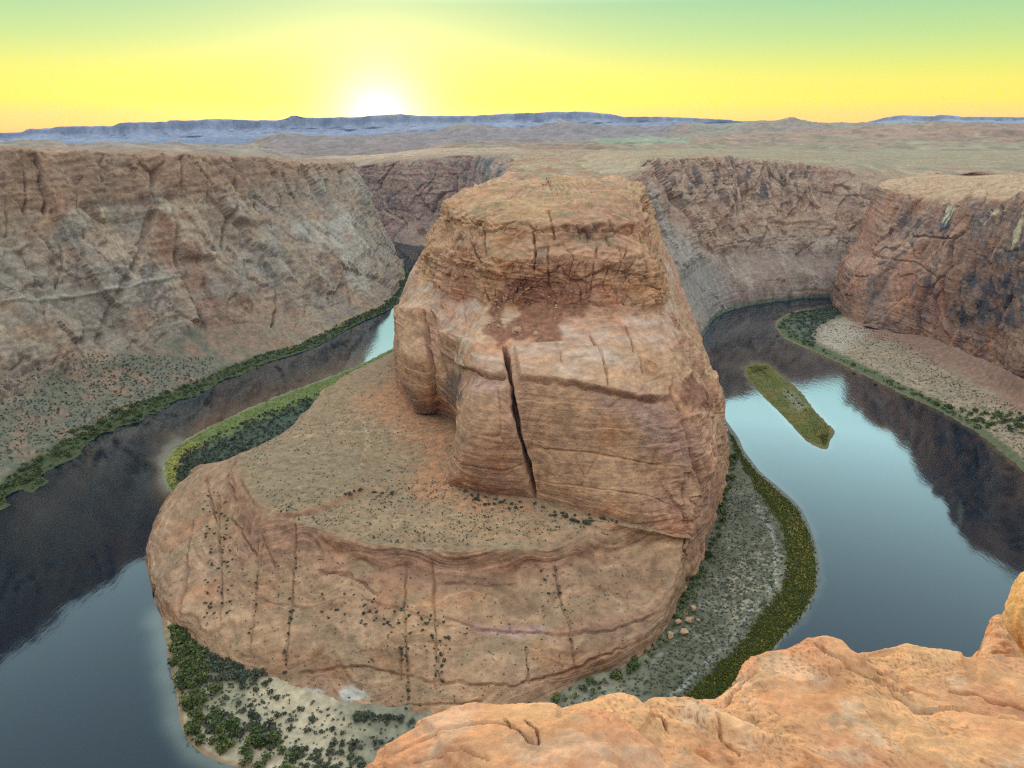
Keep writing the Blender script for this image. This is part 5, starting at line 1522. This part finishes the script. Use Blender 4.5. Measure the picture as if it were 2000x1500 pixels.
def vegetation():
    # --- beach in the lower left corner
    P, X, Y, gr = GROUND['front']
    strip = [(333, 1222), (350, 1225), (390, 1262), (400, 1300), (402, 1350), (395, 1390), (400, 1420), (375, 1450), (362, 1420), (352, 1365), (342, 1300)]
    plant('riverside_tree', B_TREE, pick(P, X, Y, strip, 80), (2.2, 4.0), 'bright green tree in the dense strip along the lower left beach', 'tree', 'green trees along the lower left beach')
    corner = [(362, 1430), (420, 1400), (480, 1420), (560, 1440), (600, 1500), (560, 1530), (470, 1495), (390, 1462)]
    plant('riverside_tree', B_TREE, pick(P, X, Y, corner, 45), (2.2, 4.2), 'green bushy tree in the thicket at the lower left corner of the beach', 'tree', 'thicket at the beach corner')
    gr_sh = [(385, 1265), (450, 1290), (540, 1325), (520, 1345), (450, 1330), (410, 1330)]
    plant('tamarisk_shrub', B_TAM, pick(P, X, Y, gr_sh, 60), (1.8, 3.4), 'grey-green shrub at the foot of the slickrock above the beach', 'shrub', 'grey shrubs above the beach')
    mid = [(395, 1390), (480, 1385), (540, 1420), (560, 1470), (480, 1450), (400, 1430)]
    plant('tamarisk_shrub', B_TAM, pick(P, X, Y, mid, 55), (1.6, 3.2), 'grey-green shrub in the scrub in the middle of the sandy beach', 'shrub', 'scrub in the middle of the beach')
    t = near_px(P, X, Y, [(420, 1356)])[0]
    root = link('round_tree', None, None, 'lone round dark green tree on the open sand of the beach', 'tree')
    root.location = tuple(t)
    V_, F_ = leaf_cloud(rng, 420, .13, 1.0)
    link('crown', raw_mesh('crown', V_ * 4.3 + np.array([0, 0, .6]), F_, M_LUSH), root)
    a = np.linspace(0, 2 * np.pi, 9)[:8]
    TV = np.vstack([np.stack([r * np.cos(a), r * np.sin(a), np.full(8, h)], -1) for r, h in ((.38, -.4), (.28, .8), (.2, 2.2), (.08, 4.0))])
    TF = [(k * 8 + i, k * 8 + (i + 1) % 8, k * 8 + 8 + (i + 1) % 8, k * 8 + 8 + i) for k in range(3) for i in range(8)]
    link('trunk', raw_mesh('trunk', TV, TF, M_BARK), root)
    dots = near_px(P, X, Y, [(478, 1344), (500, 1350), (438, 1365), (466, 1375), (490, 1378), (530, 1355), (540, 1365), (566, 1408), (588, 1385), (515, 1420), (535, 1422), (600, 1428), (650, 1427), (628, 1432), (670, 1434), (565, 1425), (610, 1405), (556, 1395), (540, 1400)])
    plant('tamarisk_shrub', B_TAM, dots, (1.4, 2.6), 'small dark shrub standing apart on the pale open beach sand', 'shrub', 'single shrubs on the open sand')
    low = [(500, 1430), (530, 1440), (640, 1455), (760, 1448), (830, 1425), (820, 1500), (600, 1520)]
    plant('tamarisk_shrub', B_TAM, pick(P, X, Y, low, 80), (1.2, 2.6), 'dull brownish-green shrub on the lower edge of the beach flat', 'shrub', 'shrubs on the lower beach flat')
    foot = [(690, 1392), (800, 1404), (820, 1414), (690, 1408)]
    plant('tamarisk_shrub', B_TAM, pick(P, X, Y, foot, 30), (1.4, 2.4), 'dark green shrub in the row along the bottom of the slickrock slope', 'shrub', 'row at the bottom of the slope')
    cf = [(930, 1395), (1000, 1382), (1080, 1362), (1150, 1330), (1250, 1280), (1300, 1225), (1340, 1160), (1375, 1080), (1400, 1000), (1425, 900), (1440, 870), (1440, 900), (1425, 960), (1405, 1050), (1370, 1150), (1330, 1230), (1260, 1300), (1160, 1355), (1060, 1390), (960, 1412)]
    plant('riverside_tree', B_TREE, pick(P, X, Y, cf, 60), (1.8, 3.6), 'dark green tree in the line under the right-hand foot of the butte', 'tree', 'trees under the right foot of the butte')
    stuff('bank_scrub', pick(P, X, Y, cf, 140), (1.0, 2.4), M_LUSH, 'dark undergrowth along the right foot of the butte', 'undergrowth', 14)
    stuff('bank_scrub', pick(P, X, Y, strip, 120), (1.2, 2.4), M_LUSH, 'low green undergrowth between the trees of the lower left beach', 'undergrowth', 14)
    stuff('low_brush', pick(P, X, Y, [(400, 1300), (520, 1340), (700, 1400), (820, 1420), (820, 1490), (560, 1500), (430, 1430), (390, 1370)], 420), (.4, 1.2), M_DULL, 'low brush scattered over the beach sand', 'brush', 8, .5, .6)
    # grey brush over the right river bar
    bar = [(1400, 960), (1450, 930), (1500, 980), (1530, 1060), (1540, 1150), (1500, 1230), (1430, 1300), (1330, 1360), (1150, 1400), (1050, 1420), (1040, 1400), (1180, 1350), (1300, 1280), (1360, 1180), (1395, 1060)]
    stuff('low_brush', pick(P, X, Y, bar, 2400), (.4, 1.0), M_DULL, 'low grey-green brush scattered over the right river bar', 'brush', 8, .5, .6)
    ids = np.flatnonzero((gr > .5).ravel())
    ids = rng.choice(ids, min(16000, len(ids) * 2), replace=True)
    g = P.reshape(-1, 3)[ids] + rng.normal(0, 1.0, (len(ids), 3)) * np.array([1, 1, 0])
    blades('marsh_grass', g, (.6, 1.3), M_MARSH, 'olive and gold marsh grass fringing the right river bar', 'grass')
    # --- left strip
    P, X, Y, d = GROUND['left']
    m = (d > 22)
    full = [(300, 1020), (300, 860), (800, 640), (880, 700), (460, 1000)]
    stuff('low_brush', pick(P, X, Y, full, 2200, m), (1.2, 2.6), M_DULL, 'dark grey-green brush along the edge of the left bench', 'brush', 10, .45, .8)
    stuff('bank_grass', pick(P, X, Y, full, 1500, (d < 26) & (d > 5)), (.5, 1.1), M_GOLD, 'yellow-green grass on the inner bank of the left channel', 'grass', 8, .5, .6)
    # --- left bank
    P, X, Y, N = LW
    z = P[..., 2]
    near = [(-40, 1010), (-40, 900), (330, 740), (430, 720), (430, 765), (330, 805), (180, 890)]
    plant('riverside_tree', B_TREE, pick(P, X, Y, near, 62, (z > .5) & (z < 6)), (2.2, 4.2), 'green tree in the belt along the near part of the left bank', 'tree', 'trees along the near left bank')
    farp = [(430, 770), (430, 715), (620, 650), (800, 540), (800, 600), (640, 690)]
    both = [(-80, 1030), (-80, 880), (330, 720), (620, 640), (800, 480), (820, 600), (640, 700), (180, 900)]
    stuff('bank_scrub', pick(P, X, Y, both, 1300, (z > .5) & (z < 6)), (1.1, 2.8), M_LUSH, 'tangle of green undergrowth along the left bank', 'undergrowth', 14)
    tal = [(-80, 940), (-80, 700), (200, 690), (420, 700), (420, 730), (200, 850)]
    stuff('talus_scrub', pick(P, X, Y, tal, 1500, (z > 6) & (z < 60)), (.7, 1.6), M_DESERT, 'grey desert scrub dotted over the left rubble slope', 'scrub', 6, .5, .7)
    # --- right bank
    P, X, Y, d = GROUND['right']
    belt = [(1505, 630), (1530, 650), (1600, 680), (1700, 725), (1800, 770), (1880, 800), (2010, 810), (2010, 850), (1900, 838), (1800, 798), (1700, 748), (1600, 705), (1520, 665)]
    plant('riverside_tree', B_TREE, pick(P, X, Y, belt, 45, d > 6), (1.8, 3.8), 'green shrubby tree in the belt along the right bank', 'tree', 'trees along the right bank')
    stuff('bank_scrub', pick(P, X, Y, belt, 160, d > 6), (1.4, 3.0), M_LUSH, 'tangle of green undergrowth along the right bank', 'undergrowth', 14)
    farb = [(1520, 640), (1545, 612), (1640, 598), (1640, 614), (1595, 640), (1590, 680)]
    stuff('bank_scrub', pick(P, X, Y, farb, 500), (1.5, 3.2), M_DULL, 'dark brush on the tip of the far right bank', 'brush', 10, .45, .8)
    allr = [(1590, 690), (1600, 630), (1700, 640), (1800, 680), (1900, 760), (2010, 800), (2010, 920), (1900, 830), (1700, 730)]
    stuff('desert_scrub', pick(P, X, Y, allr, 1300, d > 16), (.5, 1.3), M_DESERT, 'small desert scrub dotted over the right bank sand', 'scrub', 6, .5, .7)
    # --- island
    P, X, Y, m = GROUND['island']
    ids = rng.choice(np.flatnonzero((m > .5).ravel()), 5000)
    blades('island_grass', P.reshape(-1, 3)[ids] + rng.normal(0, .8, (5000, 3)) * np.array([1, 1, 0]), (.4, .9), M_MARSH, 'olive grass covering the river island', 'grass')
    plant('tamarisk_shrub', B_TAM, near_px(P, X, Y, [(1540, 768), (1548, 774), (1556, 780), (1560, 788), (1568, 793), (1551, 790), (1573, 802), (1535, 777)]), (1.3, 2.0), 'small dark shrub in the middle of the grassy island', 'shrub', 'shrubs on the island')
    # --- apron and bench
    P, X, Y = APRON['P'], APRON['X'], APRON['Y']
    Nz = APRON['N'][..., 2]
    def along(pts, step, jit=2.5):
        out = []
        for (ax, ay), (bx, by) in zip(pts[:-1], pts[1:]):
            n = max(1, int(math.hypot(bx - ax, by - ay) / step))
            for i in range(n):
                t = (i + rng.random() * .6) / n
                out.append((ax + (bx - ax) * t + rng.normal(0, jit), ay + (by - ay) * t + rng.normal(0, jit)))
        return out
    lines = [[(574, 1075), (577, 1110), (568, 1180), (555, 1320)], [(505, 1110), (500, 1160), (488, 1250)], [(793, 1245), (797, 1400)], [(782, 1262), (782, 1300)], [(848, 1210), (852, 1330)], [(859, 1250), (863, 1335)],
             [(1085, 1100), (1095, 1170), (1110, 1215), (1118, 1260), (1128, 1310)], [(1060, 1110), (1075, 1180)], [(1028, 1270), (1032, 1330)]]
    pts = [p for l in lines for p in along(l, 11, 2.4)]
    plant('desert_shrub', B_DES, near_px(P, X, Y, pts), (.4, 1.5), 'small dark shrub in a line of shrubs rooted along a crack of the slickrock apron', 'shrub', 'shrubs rooted along cracks of the apron')
    gul = [(395, 960), (440, 950), (455, 1100), (450, 1200), (395, 1210), (400, 1100)]
    plant('desert_shrub', B_DES, pick(P, X, Y, gul, 80), (.5, 1.4), 'small dark shrub in the scrubby gully on the left shoulder of the apron', 'shrub', 'shrubs in the left gully of the apron')
    cen = [(600, 1150), (760, 1170), (860, 1210), (930, 1230), (900, 1250), (760, 1240), (620, 1200)]
    plant('desert_shrub', B_DES, pick(P, X, Y, cen, 60), (.5, 1.4), 'small dark shrub on the dusty shelf across the middle of the apron', 'shrub', 'shrubs on the dusty shelf of the apron')
    sl = [(320, 1050), (480, 1060), (1180, 1080), (1330, 1110), (1260, 1240), (1000, 1360), (700, 1390), (500, 1310), (340, 1200)]
    stuff('desert_scrub', pick(P, X, Y, sl, 800, (Nz > .55)), (.25, .65), M_DESERT, 'tiny desert scrub dotted over the slickrock apron', 'scrub', 8, .5, .7)
    be = [(470, 900), (780, 690), (900, 850), (870, 930), (1050, 985), (1340, 1050), (1180, 1050), (1000, 1066), (760, 1060), (600, 1020), (540, 1005)]
    stuff('bench_scrub', pick(P, X, Y, be, 1500, APRON['flat'] > .5), (.35, .9), M_DESERT, 'tiny scrub dotted over the sandy bench', 'scrub', 6, .5, .7)
    ft = [(890, 950), (960, 972), (1050, 985), (1150, 1005), (1240, 1030), (1230, 1042), (1140, 1022), (1040, 1000), (940, 988)]
    plant('desert_shrub', B_DES, pick(P, X, Y, ft, 45, APRON['flat'] > .3), (1.0, 2.0), 'green shrub in the row along the foot of the upper butte wall', 'shrub', 'shrubs along the foot of the upper wall')
    plant('desert_shrub', B_DES, near_px(P, X, Y, [(676, 970), (684, 967), (692, 963), (716, 963), (746, 964), (764, 966), (732, 960), (702, 958)]), (1.3, 2.2), 'dark shrub in the shallow wash between the two bench levels', 'shrub', 'shrubs in the wash across the bench')
vegetation()

def boulder_mesh(seed, n=20):
    import bmesh
    bm = bmesh.new()
    bmesh.ops.create_icosphere(bm, subdivisions=3, radius=1)
    co = np.array([v.co[:] for v in bm.verts])
    r = np.random.default_rng(seed)
    for _ in range(9):                                   # chop flat faces
        d = r.normal(size=3)
        d /= np.linalg.norm(d)
        h = r.uniform(.45, .8)
        k = co @ d
        co = co - np.outer(np.maximum(k - h, 0), d)
    co = co * (1 + .06 * fbm(co + seed * 7, .6, 3, seed))[:, None]
    for v, c in zip(bm.verts, co):
        v.co = c
    me = bpy.data.meshes.new('boulder')
    bm.to_mesh(me)
    bm.free()
    c4 = np.ones((len(co), 4), np.float32)
    c4[:, :3] = C(176, 140, 108) * (1 + .2 * fbm(co + seed, .5, 3, seed + 3))[:, None]
    a = me.color_attributes.new('rock', 'FLOAT_COLOR', 'POINT')
    a.data.foreach_set('color', c4.ravel())
    me.materials.append(M_BOULD)
    return me
M_BOULD = attr_material('fallen_sandstone', .9, .6, dist=.2, vary=.25)
def boulders():
    ms = [boulder_mesh(k) for k in range(4)]
    P, X, Y, gr = GROUND['front']
    spec = [((1352, 1190), 5.0, 'pale tan boulder standing tallest in the fallen heap by the right foot of the butte'), ((1346, 1214), 5.5, 'long leaning boulder in the middle of the fallen heap by the river bar'),
            ((1326, 1218), 4.0, 'pale blocky boulder on the left of the fallen heap by the river bar'), ((1334, 1238), 5.0, 'low reddish boulder at the lower end of the fallen heap'),
            ((1308, 1242), 4.4, 'rounded pale boulder next to the cliff foot left of the fallen heap'), ((1362, 1214), 2.4, 'small boulder on the right edge of the fallen heap'), ((1340, 1200), 3.0, 'small pale boulder behind the leaning one in the fallen heap')]
    for (q, s, lab), p in zip(spec, near_px(P, X, Y, [a[0] for a in spec])):
        o = link('boulder', ms[int(rng.integers(4))], None, lab, 'boulder')
        o.location = (p[0], p[1], p[2] + .25 * s)
        s *= .72
        o.scale = (s * .8, s * 1.1, s * .75)
        o.rotation_euler = (rng.uniform(-.4, .4), rng.uniform(-.4, .4), rng.uniform(0, 6))
    XT, YT = project(TP)
    fr = TP.reshape(-1, 3)
    ok = poly_in(XT, YT, [(960, 560), (1140, 565), (1130, 610), (1095, 665), (985, 660), (950, 640)])
    ids = rng.choice(np.flatnonzero(ok.ravel()), 60, replace=False)
    big = near_px(TP, XT, YT, [(1009, 646), (1047, 652)])
    for k, (p, s) in enumerate([(big[0], 4.2), (big[1], 2.6)] + [(fr[i], float(rng.uniform(.7, 1.6))) for i in ids]):
        lab = ['largest rounded boulder on the red rubble slope of the butte', 'second largest boulder low on the red rubble slope of the butte'][k] if k < 2 else 'small stone lying on the red rubble slope of the butte'
        o = link('boulder' if k < 2 else 'fallen_stone', ms[int(rng.integers(4))], None, lab, 'boulder' if k < 2 else 'stone', None, None if k < 2 else 'stones on the red rubble slope')
        o.location = (p[0], p[1], p[2] + .2 * s)
        o.scale = (s, s * .9, s * .8)
        o.rotation_euler = (rng.uniform(-.5, .5), rng.uniform(-.5, .5), rng.uniform(0, 6))
boulders()

# ================================================================== HAZE
def haze():
    x0, x1, y0, y1, z0, z1 = -16500, 16500, -3500, 19500, -6, 720
    V_ = [(x, y, z) for z in (z0, z1) for x, y in ((x0, y0), (x1, y0), (x1, y1), (x0, y1))]
    F_ = [(3, 2, 1, 0), (4, 5, 6, 7), (0, 1, 5, 4), (1, 2, 6, 5), (2, 3, 7, 6), (3, 0, 4, 7)]
    m = bpy.data.materials.new('evening_haze')
    m.use_nodes = True
    nt = m.node_tree
    nt.nodes.clear()
    out = nt.nodes.new('ShaderNodeOutputMaterial')
    pv = nt.nodes.new('ShaderNodeVolumePrincipled')
    pv.inputs['Color'].default_value = (0.26, 0.52, 1.0, 1)
    pv.inputs['Density'].default_value = HAZE
    pv.inputs['Anisotropy'].default_value = 0.0
    nt.links.new(pv.outputs[0], out.inputs['Volume'])
    link('haze', raw_mesh('haze', V_, F_, m), None, 'thin blue evening haze filling the canyon air', 'haze', 'stuff')
HAZE = 1.6e-5
haze()
